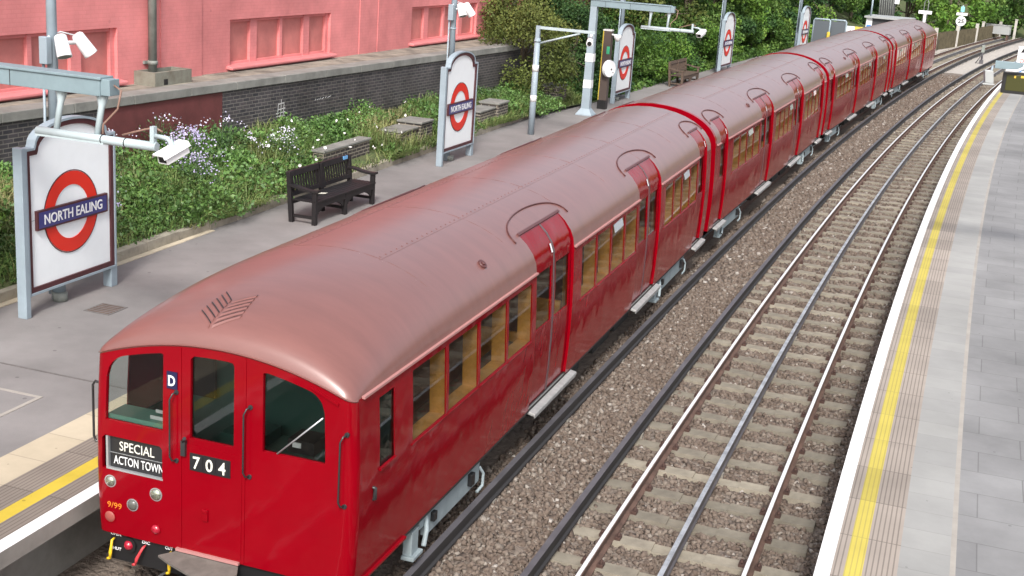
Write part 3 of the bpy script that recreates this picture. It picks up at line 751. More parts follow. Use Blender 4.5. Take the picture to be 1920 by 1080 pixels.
    mb.build('interior', ['floor_in', 'moquette', 'cream', 'wood_trim', 'cab_green'], root)
    # ---- underframe and bogies
    mb = MB(); mb.box((-.95, .6, .30), (.95, LB-.4, ZB+.01), 0)
    for y in (5.4, 6.6, 8.2, 9.4): mb.box((-1.12, y, .22), (1.12, y+.9, .5), 0)
    mb.build('underframe', ['soot'], root)
    for (yc_, half) in bogies:
        mb = MB()
        for sd in (1, -1): mb.box((sd*.86, yc_-1.35, .30), (sd*1.0, yc_+1.35, .46), 0)
        mb.box((-.9, yc_-.25, .25), (.9, yc_+.25, .5), 0)
        bg_ = mb.build('bogie', ['soot'], root)
        for ax in (-.95, .95):
            for sd in (1, -1):
                mb = MB(); mb.tube([(sd*.70, yc_+ax, .39), (sd*.83, yc_+ax, .39)], .39, 24, 0); mb.tube([(sd*.66, yc_+ax, .39), (sd*.70, yc_+ax, .39)], .42, 24, 0)
                mb.tube([(sd*.83, yc_+ax, .39), (sd*1.05, yc_+ax, .39)], .11, 10, 0); mb.build('wheel', ['soot'], bg_)
        for sd in (1, -1):
            mb = MB(); x0, x1 = sd*1.16, sd*1.225
            ya, yc2 = yc_-half, yc_+half
            mb.box((x0, ya+.42, .22), (x1, yc2, .475), 0)
            mb.box((x0, ya+.25, .36), (x1, ya+.42, .475), 0)
            mb.box((x0, ya+.0, .20), (x1+sd*.03, ya+.16, .45), 0)          # hanger
            mb.box((x0, ya-.04, .165), (x1+sd*.07, ya+.20, .205), 0)         # collector shoe
            mb.tube([(x1, ya+.40, .46), (x1+sd*.03, ya+.36, .32), (x1+sd*.05, ya+.25, .20)], .028, 6, 0)
            mb.tube([(x1, yc2-.02, .40), (x1+sd*.03, yc2+.05, .30), (x1+sd*.03, yc2+.04, .16), (x1+sd*.01, yc2-.08, .12)], .02, 6, 0)
            mb.box((x1-sd*.002, yc2-.36, .30), (x1+sd*.05, yc2-.26, .44), 1)
            mb.box((x1-sd*.002, ya+.52, .34), (x1+sd*.045, ya+.60, .44), 1)
            mb.build('shoe_beam', ['shoe_grey', 'black'], bg_, bevel=.01)
    mb = MB()
    for ye in ([LB+.02] if cab else [-.02, LB+.02]):
        dr = 1 if ye > 1 else -1
        mb.box((-.18, min(ye, ye+dr*.24), .32), (.18, max(ye, ye+dr*.24), .58), 0)
        for sx in (-.7, .7): mb.tube([(sx, ye-dr*.03, .75), (sx+.03, ye+dr*.12, .55), (sx, ye+dr*.24, .7)], .025, 6, 0)
    mb.build('coupler', ['soot'], root)
    if cab: make_cab(root, number)
    return root

def make_cab(root, number):
    # ---- front wall, as thin vertical columns with spans left out for the windows
    mb = MB()
    def rc(x, xa, xb, ra, rb, top):      # rounded upper corners
        k = 0
        if x < xa+ra: k = ra-math.sqrt(max(0, ra*ra-(xa+ra-x)**2))
        if x > xb-rb: k = max(k, rb-math.sqrt(max(0, rb*rb-(x-xb+rb)**2)))
        return top(x)-k
    arc = lambda d: (lambda x: front_z(x)-d)
    HOLES = [(-1.12, -.555, lambda x: 1.635, lambda x: rc(x, -1.12, -.555, .16, .02, arc(.085))),
             (-.285, .14, lambda x: 1.625, lambda x: rc(x, -.285, .14, .03, .03, arc(.10))),
             (.415, .985, lambda x: 1.65, lambda x: rc(x, .415, .985, .02, .13, arc(.10))),
             (-1.155, -.56, lambda x: 1.165, lambda x: rc(x, -1.155, -.56, .03, .03, lambda q: 1.485))]
    xs = uniq(list(np.linspace(-1.25, 1.25, 61))+[h[k] for h in HOLES for k in (0, 1)]+[-1.12+.02*k for k in range(9)]+[.985-.02*k for k in range(8)]+[-1.245, -1.24, -1.225, -1.2, -1.18, 1.18, 1.2, 1.225, 1.24, 1.245])
    def FP(x, z, d=0):
        zz = min(z, ZG); return (x*side_x(zz)/1.25 if abs(x) > .9 else x*(1+(side_x(zz)/1.25-1)*(abs(x)/.9)), front_y(x)-d, z)
    lev = [ZB, .7, .95, 1.2, 1.5, 1.8, 2.0, ZG]
    sh = Shell(mb)
    for i in range(len(xs)-1):
        xa, xb = xs[i], xs[i+1]; xm = (xa+xb)/2
        cuts = sorted([h for h in HOLES if h[0] < xm < h[1]], key=lambda h: h[2](xm))
        spans = []; lo = (lambda x: ZB)
        for h in cuts: spans.append((lo, h[2])); lo = h[3]
        spans.append((lo, front_z))
        for bf, tf in spans:
            zs_a = [bf(xa)]+[l for l in lev if bf(xm)+.02 < l < tf(xm)-.02]+[tf(xa)]
            zs_b = [bf(xb)]+[l for l in lev if bf(xm)+.02 < l < tf(xm)-.02]+[tf(xb)]
            for j in range(len(zs_a)-1):
                ps = [FP(xa, zs_a[j]), FP(xb, zs_b[j]), FP(xb, zs_b[j+1]), FP(xa, zs_a[j+1])]
                ks = [tuple(round(q, 4) for q in p) for p in ps]
                if ks[0] == ks[3] or ks[1] == ks[2]: continue
                sh.quad(ks, ps, 0)
    for xa, xb, bf, tf in HOLES:          # reveals
        hx = [x for x in xs if xa-1e-6 <= x <= xb+1e-6]
        ring = [(x, bf(x)) for x in hx]+[(x, tf(x)) for x in reversed(hx)]
        mb.strip([FP(x, z) for x, z in ring], [FP(x, z, -.04) for x, z in ring], 0, True)
    # door edges and the two raised pillars
    for x in (-.385, .245):
        mb.box((x-.012, -.006, ZB+.01), (x+.012, .01, front_z(x)-.03), 0)
    mb.box((-.365, -.004, .585), (.225, .01, 1.56), 0)
    mb.build('cab_front', ['red'], root)
    # windows
    for xa, xb, bf, tf in HOLES[:3]:
        hx = [x for x in xs if xa-1e-6 <= x <= xb+1e-6]
        ring = [(x, bf(x)) for x in hx]+[(x, tf(x)) for x in reversed(hx)]
        mb = MB(); mb.add([FP(x, z, -.03) for x, z in ring], [tuple(range(len(ring)))])
        mb.build('windscreen', ['cab_glass'], root)
    f0 = lambda u, v, d: (u, -.004-d, v)
    # cab interior seen through the glass
    mb = MB()
    mb.box((-1.2, .12, .62), (1.2, 1.0, .66), 0); mb.box((-1.16, .05, 1.50), (-.45, .30, 1.675), 1); mb.box((.34, .08, 1.40), (1.12, .5, 1.6), 0)
    mb.box((.55, .2, 1.6), (.8, .45, 1.72), 2); mb.box((.60, .19, 1.655), (.68, .2, 1.70), 3)
    mb.tube([(.92, .25, 1.6), (.92, .25, 1.68), (1.02, .2, 1.68)], .012, 6, 4)
    mb.box((-.30, .5, 1.0), (.1, .9, 1.5), 0); mb.box((-.9, .92, 1.62), (-.62, .96, 2.2), 2)
    mb.box((-.76, .10, 1.68), (-.62, .105, 1.715), 3); mb.box((-.73, .14, 1.73), (-.66, .145, 1.76), 3)
    for sd in (1,): mb.box((sd*1.22, .26, .66), (sd*1.19, .47, 2.2), 0); mb.box((sd*1.22, .82, .66), (sd*1.19, 1.0, 2.2), 0)
    mb.box((-1.22, .1, .66), (-1.19, 1.0, 1.48), 0)
    mb.box((-.85, .3, 2.36), (.85, 1.0, 2.38), 0)
    mb.build('cab_interior', ['cab_green', 'desk_green', 'black', 'white', 'silver'], root)
    mb = MB(); mb.tube([(.56, .0, 1.655), (.98, .0, 2.06)], .008, 6); mb.build('wiper', ['silver'], root)
    # destination blind
    mb = MB(); mb.box((-1.15, .03, 1.165), (-.562, .05, 1.484), 0)
    mb.box((-1.152, -.002, 1.17), (-1.13, .03, 1.48), 1); mb.box((-1.15, -.003, 1.165), (-.565, .026, 1.182), 1)
    mb.box((-1.13, .024, 1.318), (-.565, .03, 1.322), 1)
    d_ = mb.build('destination_blind', ['plate_black', 'silver'], root)
    mb = MB(); fb = lambda cx, cz: (lambda u, v, d: (cx+u, .0295-d, cz+v))
    text(mb, 'SPECIAL', .36, .088, fb(-.85, 1.395), 0, bold=.0); text(mb, 'ACTON TOWN', .515, .082, fb(-.835, 1.255), 1, bold=.0)
    mb.build('lettering', ['letter_cream', 'white'], d_)
    # number plate
    mb = MB(); mb.box((-.285, -.012, 1.335), (.115, .002, 1.495), 0)
    for k in range(3): mb.box((-.272+k*.126, -.016, 1.345), (-.154+k*.126, -.011, 1.485), 0)
    n_ = mb.build('number_plate', ['plate_black', 'silver'], root)
    mb = MB()
    for k, ch in enumerate(number): text(mb, ch, .07, .115, (lambda cx: (lambda u, v, d: (cx+u, -.0165-d, 1.415+v)))(-.213+k*.126), 0, bold=.012)
    mb.build('lettering', ['letter_cream'], n_)
    # letter D plate
    mb = MB(); mb.box((-.515, -.012, 2.05), (-.412, .002, 2.205), 0); p_ = mb.build('letter_plate', ['dark_navy'], root)
    mb = MB(); text(mb, 'D', .07, .095, lambda u, v, d: (-.463+u, -.0125-d, 2.125+v), 0, bold=.025); mb.build('lettering', ['white'], p_)
    # lamps
    for (x, z, r, m1, nm, lb) in ((-1.11, 1.05, .052, 'lamp_glass', 'headlight', None), (-.635, 1.02, .056, 'lamp_glass', 'headlight', None), (-.88, .865, .052, 'lamp_off', 'headlight', 'dark unlit lamp'),
                          (-1.12, .70, .055, 'blank_pink', 'lamp_blank', None), (-.64, .68, .045, 'lens_red', 'tail_light', None)):
        mb = MB(); yy = front_y(x); fl = lambda u, v, d: (u, yy-.001-d, v)
        disc(mb, (x, z), r+.007, fl, 1, .006); dome(mb, (x, z), r, fl, 0, .018 if 'blank' in nm else .032)
        mb.build(nm, [m1, 'silver' if nm == 'headlight' else 'red'], root, label=lb)
    mb = MB(); text(mb, '9/99', .15, .055, lambda u, v, d: (-1.07+u, front_y(-1.07+u)-.003-d, .82+v), 0, .003, bold=.0); mb.build('date_lettering', ['orange'], root)
    # grab handles
    for x, z0_, z1_ in ((-.455, 1.42, 2.01), (.268, 1.42, 2.01), (1.17, 1.34, 1.94)):
        yy = front_y(x); mb = MB()
        mb.tube([(x+.035, yy-.0, z1_+.015), (x+.02, yy-.045, z1_+.01), (x, yy-.06, z1_-.04), (x, yy-.06, z0_+.02), (x+.012, yy-.045, z0_-.02), (x+.03, yy, z0_-.03)], .008, 8)
        for zz in (z0_-.03, z1_+.015): mb.tube([(x+.033, yy-.012, zz), (x+.033, yy+.01, zz)], .022, 8)
        mb.build('grab_handle', ['chrome_black'], root)
    for sd in (-1, 1):
        mb = MB(); mb.tube([(sd*1.27, .14, 1.90), (sd*1.36, .14, 1.91), (sd*1.385, .14, 1.87), (sd*1.385, .14, 1.38), (sd*1.36, .14, 1.33), (sd*1.28, .14, 1.34)], .012, 8) if sd < 0 else mb.tube([(1.275, .36, 1.36), (1.31, .37, 1.35), (1.31, .37, 1.25), (1.275, .37, 1.24)], .018, 8)
        mb.build('grab_handle' if sd < 0 else 'door_handle', ['chrome_black'], root)
    mb = MB(); mb.box((-.365, -.035, 1.46), (-.32, 0, 1.60), 0); mb.tube([(-.34, -.03, 1.6), (-.31, -.055, 1.64)], .016, 6, 0); mb.build('door_handle', ['chrome_black'], root)
    mb = MB(); mb.box((-.155, -.022, .88), (-.10, 0, .99), 0); mb.box((-.145, -.028, .955), (-.11, -.02, .985), 0); mb.build('door_latch', ['red'], root, bevel=.005)
    mb = MB(); mb.box((.86, -.012, 2.30), (1.12, .03, 2.325), 0, lambda x, y, z: (x, y+front_y(x), z-(x-.86)*.42)); mb.build('rain_strip', ['red'], root)
    # fall plate below the door, levers, valance, coupler
    mb = MB()
    poly = [(-.42, .565), (.215, .565), (.265, .50), (.19, .42), (-.1, .405), (-.38, .46), (-.53, .50)]
    fa = lambda u, v: (u, -.02-(.57-v)*1.6, .53-(.57-v)*.25)
    mb.prism(poly, fa, lambda u, v: (fa(u, v)[0], fa(u, v)[1], fa(u, v)[2]-.02), 0)
    mb.build('fall_plate', ['step_plate'], root)
    mb = MB(); mb.box((-.42, -.03, .535), (.215, -.002, .56), 0); mb.build('step_edge', ['gutter_pink'], root)
    mb = MB(); mb.box((-1.14, .04, .26), (.95, .10, ZB-.002), 0); mb.box((-.34, -.55, .17), (.22, .12, .34), 0); mb.box((-.28, -.60, .20), (.16, -.55, .32), 0)
    mb.box((-.5, -.2, .13), (.4, .1, .2), 0)
    v_ = mb.build('front_coupler', ['black'], root)
    mb = MB(); yl_ = .038; fl = lambda u, v, d: (u, yl_-d, v)
    disc(mb, (-.945, .44), .075, fl, 1, .02); dome(mb, (-.945, .44), .05, fl, 0, .055); mb.build('tail_light', ['lens_red', 'black'], root)
    for x, m1, dx in ((-1.10, 'yellow_lever', .0), (-.50, 'yellow_lever', .02), (-.77, 'red_lever', -.05)):
        mb = MB(); mb.tube([(x, .03, .475), (x, -.01, .47), (x+dx*.5, -.02, .42), (x+dx, -.035, .36), (x+dx*1.2, -.04, .31)], [.010, .012, .013, .017, .012], 8); mb.tube([(x+dx*1.2, -.04, .31), (x+dx*1.2-.03, -.04, .295)], .014, 6)
        mb.build('cock_lever', [m1], root)
    for s_, x, z, w in (('OPEN', -1.09, .515, .11), ('SHUT', -1.09, .37, .11), ('DIC', -.77, .50, .08), ('CUT', -.53, .50, .08)):
        mb = MB(); text(mb, s_, w, .03, (lambda cx, cz: (lambda u, v, d: (cx+u, .039-d, cz+v)))(x, z), 0, .003, bold=.02); mb.build('lettering', ['white'], v_)
    # chevron air vents in the dome
    def dome_z(x, y):
        t = math.acos(max(-1, min(1, x/1.25))); a = front_y(x); u = max(0, min(1, (y-a)/(DOME-a))); return dome_p(t, u)[2]
    mb = MB()
    for sd in (-1, 1):
        for k in range(6):
            xa, xb = -.15+sd*.015, -.15+sd*(.20-.008*k); ya = .13+k*.066
            pts = [(xa+(xb-xa)*q/6, ya+.15*(q/6)) for q in range(7)]
            top = [(x, y, dome_z(x, y)+.004) for x, y in pts]; hi = [(x, y-.028, dome_z(x, y-.028)+.010) for x, y in pts]; bk = [(x, y-.055, dome_z(x, y-.055)+.002) for x, y in pts]
            mb.strip(bk, hi, 1); mb.strip(hi, [(p[0], p[1]+.012, p[2]-.018) for p in hi], 0)
            mb.strip([(p[0], p[1]-.016, p[2]) for p in top], top, 0)
    mb.build('air_vent', ['black', 'roof'], root)
    for sd in (1, -1):
        mb = MB(); mb.box((sd*1.26, .2, .52), (sd*1.30, 1.15, ZB+.003), 0); mb.box((sd*1.27, .12, .515), (sd*1.305, .2, ZB+.003), 1); mb.build('step_edge', ['red', 'silver'], root)

SING = [(14.35, 15.05)]; DBL = [(4.78, 6.28), (9.75, 11.2)]
W_DM = [(1.2, 4.62, 4), (6.66, 9.62, 4), (11.55, 14.2, 4)]
car1 = make_carriage('train_carriage', 'nearest red carriage with the driving cab, lamps and number 704 on its front', True, SING, DBL, W_DM, [(2.35, .95), (12.75, 1.2)], '704')
TS, TD = [(.5, 1.2), (14.25, 14.95)], [(4.9, 6.4), (9.5, 11.0)]
W_TR = [(1.75, 4.7, 4), (6.78, 9.3, 4), (11.4, 14.0, 4)]
car2 = make_carriage('train_carriage', 'second red carriage of the train, coupled behind the driving carriage', False, TS, TD, W_TR, [(2.35, 1.1), (13.1, 1.1)], None)
car2.location = (.0074, 15.9, 0); car2.rotation_euler = (0, 0, -.03296)
car3 = copy_tree(car2); car3.location = (.538, 31.791, 0); car3.rotation_euler = (0, 0, -.06279)
car3['label'] = 'third red carriage of the train, between the second carriage and the rearmost one'
car4 = copy_tree(car1)
h4 = .0864; ex, ey = 1.541+math.sin(h4)*(LB+.02), 47.659+math.cos(h4)*(LB+.02)
car4.location = (ex, ey, 0); car4.rotation_euler = (0, 0, PI-h4)
car4['label'] = 'rearmost red carriage, smallest and farthest along the train where the track curves'

# ------------------------------------------------------------------ planting bed, retaining wall, building (left side)
def bed_h(x, y):
    t = np.clip((-6.15-x)/3.2, 0, 1); near = .88+.75*t+.06*np.sin(x*3.1+y*1.7)*t
    e = track_x(y)-6.4; s_ = np.clip((e-x)/12, 0, 1); far = .72+5.5*s_**1.15
    k = np.clip((y-27)/8, 0, 1); k = k*k*(3-2*k)
    return near*(1-k)+far*k
def bed_edge(y):   # kerb line
    return np.where(y < 24, -6.12, np.where(y < 36, -6.12+(y-24)/12*(track_x(36)-6.0+6.12), track_x(y)-6.0))
ysb = np.arange(-12, 150, 1.0); nt_ = 26
X = np.stack([bed_edge(ysb)-.02-(t**1.6)*(26 if True else 0) for t in np.linspace(0, 1, nt_)], 1); Yb = np.repeat(ysb[:, None], nt_, 1)
i = np.arange(len(ysb)*nt_).reshape(len(ysb), nt_)
f = np.stack([i[:-1, :-1], i[1:, :-1], i[1:, 1:], i[:-1, 1:]], -1).reshape(-1, 4)
o = obj_np('bank', mesh_np('bank', np.stack([X, Yb, bed_h(X, Yb)], -1).reshape(-1, 3), f, 'soil', smooth=True)); struct(o)
# kerb along the bed
mb = MB(); y = -12.
while y < 26:
    L_ = .9; mb.box((-6.26+RNG.uniform(-.01, .01), y+.006, .4), (-6.10+RNG.uniform(-.008, .008), y+L_-.006, ZP+.155+RNG.uniform(-.015, .015))); y += L_
o = mb.build('kerb', 'kerb_stone', bevel=.012); tag(o, 'worn stone kerb holding back the grassy bed along the left platform', 'kerb')
mb = MB()
y = -12.
while y < 9.6: mb.box((-6.10, y+.004, ZP-.1), (-5.99+RNG.uniform(-.01, .01), y+.896, ZP+.012)); y += .9
o = mb.build('channel', 'cream_slab'); tag(o, 'strip of pale edging stones at the foot of the kerb near the front sign', 'edging')

# retaining wall, straight from A to B (top front edge)
WA, WB = Vector((-9.55, 0, 0)), Vector((-7.12, 31.9, 0)); wd = (WB-WA).normalized(); wnm = Vector((wd.y, -wd.x, 0)); WLEN = (WB-WA).length; ZW = 2.62
wp = lambda s_, d, z: (WA.x+wd.x*s_+wnm.x*d, WA.y+wd.y*s_+wnm.y*d, z)
def uvsheet(name, quads, mats, parent):
    """quads: list of (4 points, 4 uvs, mat index)"""
    me = bpy.data.meshes.new(name); v = []; f = []; uv = []; mi = []
    for ps, us, k in quads: o_ = len(v); v += ps; uv += us; f.append(tuple(range(o_, o_+len(ps)))); mi.append(k)
    me.from_pydata(v, [], f)
    for m_ in mats: me.materials.append(M[m_])
    me.polygons.foreach_set('material_index', mi); ul = me.uv_layers.new(name='UVMap')
    for l in me.loops: ul.data[l.index].uv = uv[l.vertex_index]
    me.update(); return obj_np(name, me, parent)
rw = thing('retaining_wall', 'long dark brick retaining wall with pale coping below the pink building', 'wall', (0, 0, 0))
S0, S1 = -14, WLEN
q = []
for a, b, k in ((S0, 10.2, 0), (10.2, 13.9, 1), (13.9, S1, 0)):
    q.append(([wp(a, 0, .5), wp(b, 0, .5), wp(b, 0, ZW-.17), wp(a, 0, ZW-.17)], [(a, .5), (b, .5), (b, ZW-.17), (a, ZW-.17)], 0))
q.append(([wp(S1, 0, .3), wp(S1, -1.4, .3), wp(S1, -1.4, ZW-.17), wp(S1, 0, ZW-.17)], [(0, .3), (1.4, .3), (1.4, ZW-.17), (0, ZW-.17)], 0))
uvsheet('brickwork', q, ['dark_brick'], rw)
mb = MB(); n_ = 40
for k in range(24):
    for j in range(4):
        a, b = 10.3+k*.15, 10.3+(k+1)*.15
        lo = 1.0+.12*math.sin(k*1.7)*(j == 0); mb.box((0, 0, 0), (1, 1, 1), 0, lambda x, y, z: wp(a+(b-a)*x, .001+.003*y, (1.05+j*.35)+(.35*z))) if not (j == 0 and k % 5 == 0) else None
mb.build('maroon_paint', 'wall_maroon', rw)
mb = MB(); s_ = S0
while s_ < S1:
    L_ = min(1.55+RNG.uniform(-.2, .25), S1+.05-s_); mb.box((0, 0, 0), (1, 1, 1), 0, lambda x, y, z: wp(s_+.004+(L_-.008)*x, .05-.45*y, ZW-.17+z*(.17)+RNG.uniform(-.004, .004))); s_ += L_
mb.build('coping', 'coping', rw, bevel=.012)
mb = MB(); s_ = S0
while s_ < S1:
    L_ = min(1.1+RNG.uniform(-.2, .3), S1-s_)
    for j in range(2): mb.box((0, 0, 0), (1, 1, 1), 0, lambda x, y, z: wp(s_+.006+(L_-.012)*x, -.41-(.62*j)-.61*y, ZW-.2+z*(.165+RNG.uniform(-.008, .004))))
    s_ += L_
mb.build('ledge_flags', 'flag', rw)
# chalk marks on the bricks
mb = MB()
def chalk(s0, z0, segs, w=.02):
    for (a, b, c_, d_) in segs:
        p, q_ = Vector((a, b)), Vector((c_, d_)); t = (q_-p); n2 = Vector((-t.y, t.x)).normalized()*w/2
        P_ = [p+n2, q_+n2, q_-n2, p-n2]; mb.add([wp(s0+u.x, .006, z0+u.y) for u in P_], [(0, 1, 2, 3)])
chalk(15.9, 1.72, [(0, 0, .03, .3), (.22, 0, .25, .3), (0.02, .28, .26, .3), (.0, .16, .3, .18), (-.06, .08, .3, .1), (.12, 0, .14, .38), (-.05, .02, .28, .02)])
chalk(17.4, 1.95, [(0, 0, .06, .03), (.1, 0, .16, .03), (.2, 0.01, .26, .04), (.3, .01, .4, .04), (.45, 0.02, .5, .05), (.55, .02, .7, .05)], .015)
chalk(9.0, 1.92, [(0, 0, .25, .03), (.3, .02, .5, .06), (.55, .05, .9, .10)], .05)
mb.build('chalk_marks', 'chalk', rw)

# pink building: facade frame s along, z up, d out
FA, FB = Vector((-9.85, 9, 0)), Vector((-8.95, 32, 0)); fd = (FB-FA).normalized(); fn_ = Vector((fd.y, -fd.x, 0))
fp = lambda s_, d, z: (FA.x+fd.x*s_+fn_.x*d, FA.y+fd.y*s_+fn_.y*d, z)
pb = thing('pink_building', 'pink painted brick building with bricked up windows behind the dark wall', 'building')
WINS = [(-1.5, 3.12), (6.93, 11.36), (15.98, 20.66), (24.6, 29.2)]; LZ0, LZ1 = 2.72, 3.70
q = []; SS = [-12]+[x for w in WINS for x in w]+[33]
ring_ = lambda a, b, z0, z1, d: [fp(a, d, z0), fp(b, d, z0), fp(b, d, z1), fp(a, d, z1)]
uvr = lambda a, b, z0, z1: [(a, z0), (b, z0), (b, z1), (a, z1)]
mb = MB()
for k in range(len(SS)-1):
    a, b = SS[k], SS[k+1]; isw = (a, b) in WINS
    if isw: mb.quad(*ring_(a, b, 2.3, LZ0, 0)); mb.quad(*ring_(a, b, LZ1, 9, 0))
    else: mb.quad(*ring_(a, b, 2.3, 9, 0))
for a, b in WINS:
    mb.strip(ring_(a, b, LZ0, LZ1, 0), ring_(a, b, LZ0, LZ1, -.2), 0, True)
for (a, b) in ((4.45, 5.85), (12.87, 13.4), (13.9, 14.4), (22.4, 22.9)): mb.box((0, 0, 0), (1, 1, 1), 0, lambda x, y, z: fp(a+(b-a)*x, (.045 if a < 5 else .038)*y-.02, 2.4+6.6*z))
A_, B_, C_, E_ = fp(-12, 0, 2.3), fp(33, 0, 2.3), fp(33, -9, 2.3), fp(-12, -9, 2.3)
up = lambda p: (p[0], p[1], 9.)
mb.quad(B_, C_, up(C_), up(B_)); mb.quad(C_, E_, up(E_), up(C_)); mb.quad(E_, A_, up(A_), up(E_)); mb.quad(up(A_), up(B_), up(C_), up(E_))
mb.build('wall', 'pink', pb)
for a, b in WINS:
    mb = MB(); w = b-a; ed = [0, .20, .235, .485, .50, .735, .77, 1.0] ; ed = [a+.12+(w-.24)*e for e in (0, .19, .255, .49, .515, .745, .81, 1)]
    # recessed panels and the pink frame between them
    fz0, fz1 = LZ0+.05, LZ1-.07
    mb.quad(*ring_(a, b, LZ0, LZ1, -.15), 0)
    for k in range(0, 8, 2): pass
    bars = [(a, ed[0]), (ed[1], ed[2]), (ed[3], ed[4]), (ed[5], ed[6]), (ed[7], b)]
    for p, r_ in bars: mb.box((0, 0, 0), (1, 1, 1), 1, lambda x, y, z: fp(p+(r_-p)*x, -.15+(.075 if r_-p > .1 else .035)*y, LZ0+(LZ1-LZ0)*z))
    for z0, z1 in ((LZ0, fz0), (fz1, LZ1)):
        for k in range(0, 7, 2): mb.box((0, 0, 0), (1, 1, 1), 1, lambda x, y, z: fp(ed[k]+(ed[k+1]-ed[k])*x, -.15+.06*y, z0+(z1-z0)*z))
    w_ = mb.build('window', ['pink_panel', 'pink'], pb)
    mb = MB(); mb.box((0, 0, 0), (1, 1, 1), 0, lambda x, y, z: fp(a-.12+(b-a+.24)*x, -.14+.30*y, 2.63+(.10-.035*y)*z)); mb.build('sill', 'pink_sill', w_, bevel=.02)
for s_ in (4.03, 23.55):
    mb = MB(); mb.tube([fp(s_, .13, 2.75), fp(s_, .13, 9)], .085, 12, 0); mb.tube([fp(s_, .13, 2.95), fp(s_, .13, 3.03)], .10, 12, 0); mb.tube([fp(s_, .13, 5.6), fp(s_, .13, 5.7)], .10, 12, 0)
    mb.box((0, 0, 0), (1, 1, 1), 0, lambda x, y, z: fp(s_-.14+.28*x, -.01+.05*y, 2.96+.06*z))
    p_ = mb.build('drainpipe', 'pipe_grey', pb)
    mb = MB(); c0, c1 = s_-.42, s_+.78
    for (xa, xb, ya, yb_) in ((c0, c1, .0, .07), (c0, c1, .42, .5), (c0, c0+.09, .07, .42), (c1-.09, c1, .07, .42)): mb.box((0, 0, 0), (1, 1, 1), 0, lambda x, y, z: fp(xa+(xb-xa)*x, ya+(yb_-ya)*y, 2.45+.40*z))
    mb.box((0, 0, 0), (1, 1, 1), 1, lambda x, y, z: fp(c0+.28+.12*x, .46+.045*y, 2.60+.11*z)); mb.box((0, 0, 0), (1, 1, 1), 0, lambda x, y, z: fp(c0+.08+(c1-c0-.16)*x, .06+.37*y, 2.45+.2*z))
    mb.build('drain_trough', ['hopper_stone', 'black'], pb)

# low brick walls and piers in the bed
def brick_box(name, label, x0, x1, y0, y1, z1, group, capped=.05, extra=None):
    t = thing(name, label, 'brick wall', ((x0+x1)/2, (y0+y1)/2, 0), 0, group)
    cx, cy = (x0+x1)/2, (y0+y1)/2; q = []
    def blk(a, b, c_, d_, h):
        a -= cx; b -= cx; c_ -= cy; d_ -= cy
        q.extend([([(b, c_, .4), (b, d_, .4), (b, d_, h), (b, c_, h)], uvr(c_, d_, .4, h), 0), ([(a, c_, .4), (b, c_, .4), (b, c_, h), (a, c_, h)], uvr(a, b, .4, h), 0),
                  ([(b, d_, .4), (a, d_, .4), (a, d_, h), (b, d_, h)], uvr(a, b, .4, h), 0), ([(a, d_, .4), (a, c_, .4), (a, c_, h), (a, d_, h)], uvr(c_, d_, .4, h), 0)])
    blk(x0, x1, y0, y1, z1)
    mb = MB(); mb.box((x0-cx-.03, y0-cy-.03, z1), (x1-cx+.03, y1-cy+.03, z1+capped))
    if extra: blk(*extra); e = extra; mb.box((e[0]-cx-.02, e[2]-cy-.03, e[4]), (e[1]-cx+.03, e[3]-cy-.031, e[4]+capped))
    uvsheet('brickwork', q, ['pier_brick' if z1 < 1.45 else 'pier_brick'], t); mb.build('cap', 'coping', t, bevel=.01)
brick_box('low_wall', 'low dark brick wall in the bed right behind the black bench', -6.85, -6.6, 14.7, 16.9, 1.30, 'low brick walls in the planting bed')
brick_box('brick_pier', 'stepped brick pier between the black bench and the second station sign', -6.95, -6.35, 19.2, 19.9, 1.40, 'low brick walls in the planting bed', .05, (-6.95, -6.42, 18.2, 19.2, 1.30))
brick_box('brick_pier', 'squat brick pier just beyond the second station sign', -6.75, -6.2, 24.2, 25.0, 1.36, 'low brick walls in the planting bed', .05, (-6.75, -6.28, 23.0, 24.2, 1.26))
brick_box('brick_pier', 'brick pier under the olive shrub, beside the tall lamp posts', -6.6, -6.05, 29.2, 30.1, 1.38, 'low brick walls in the planting bed')

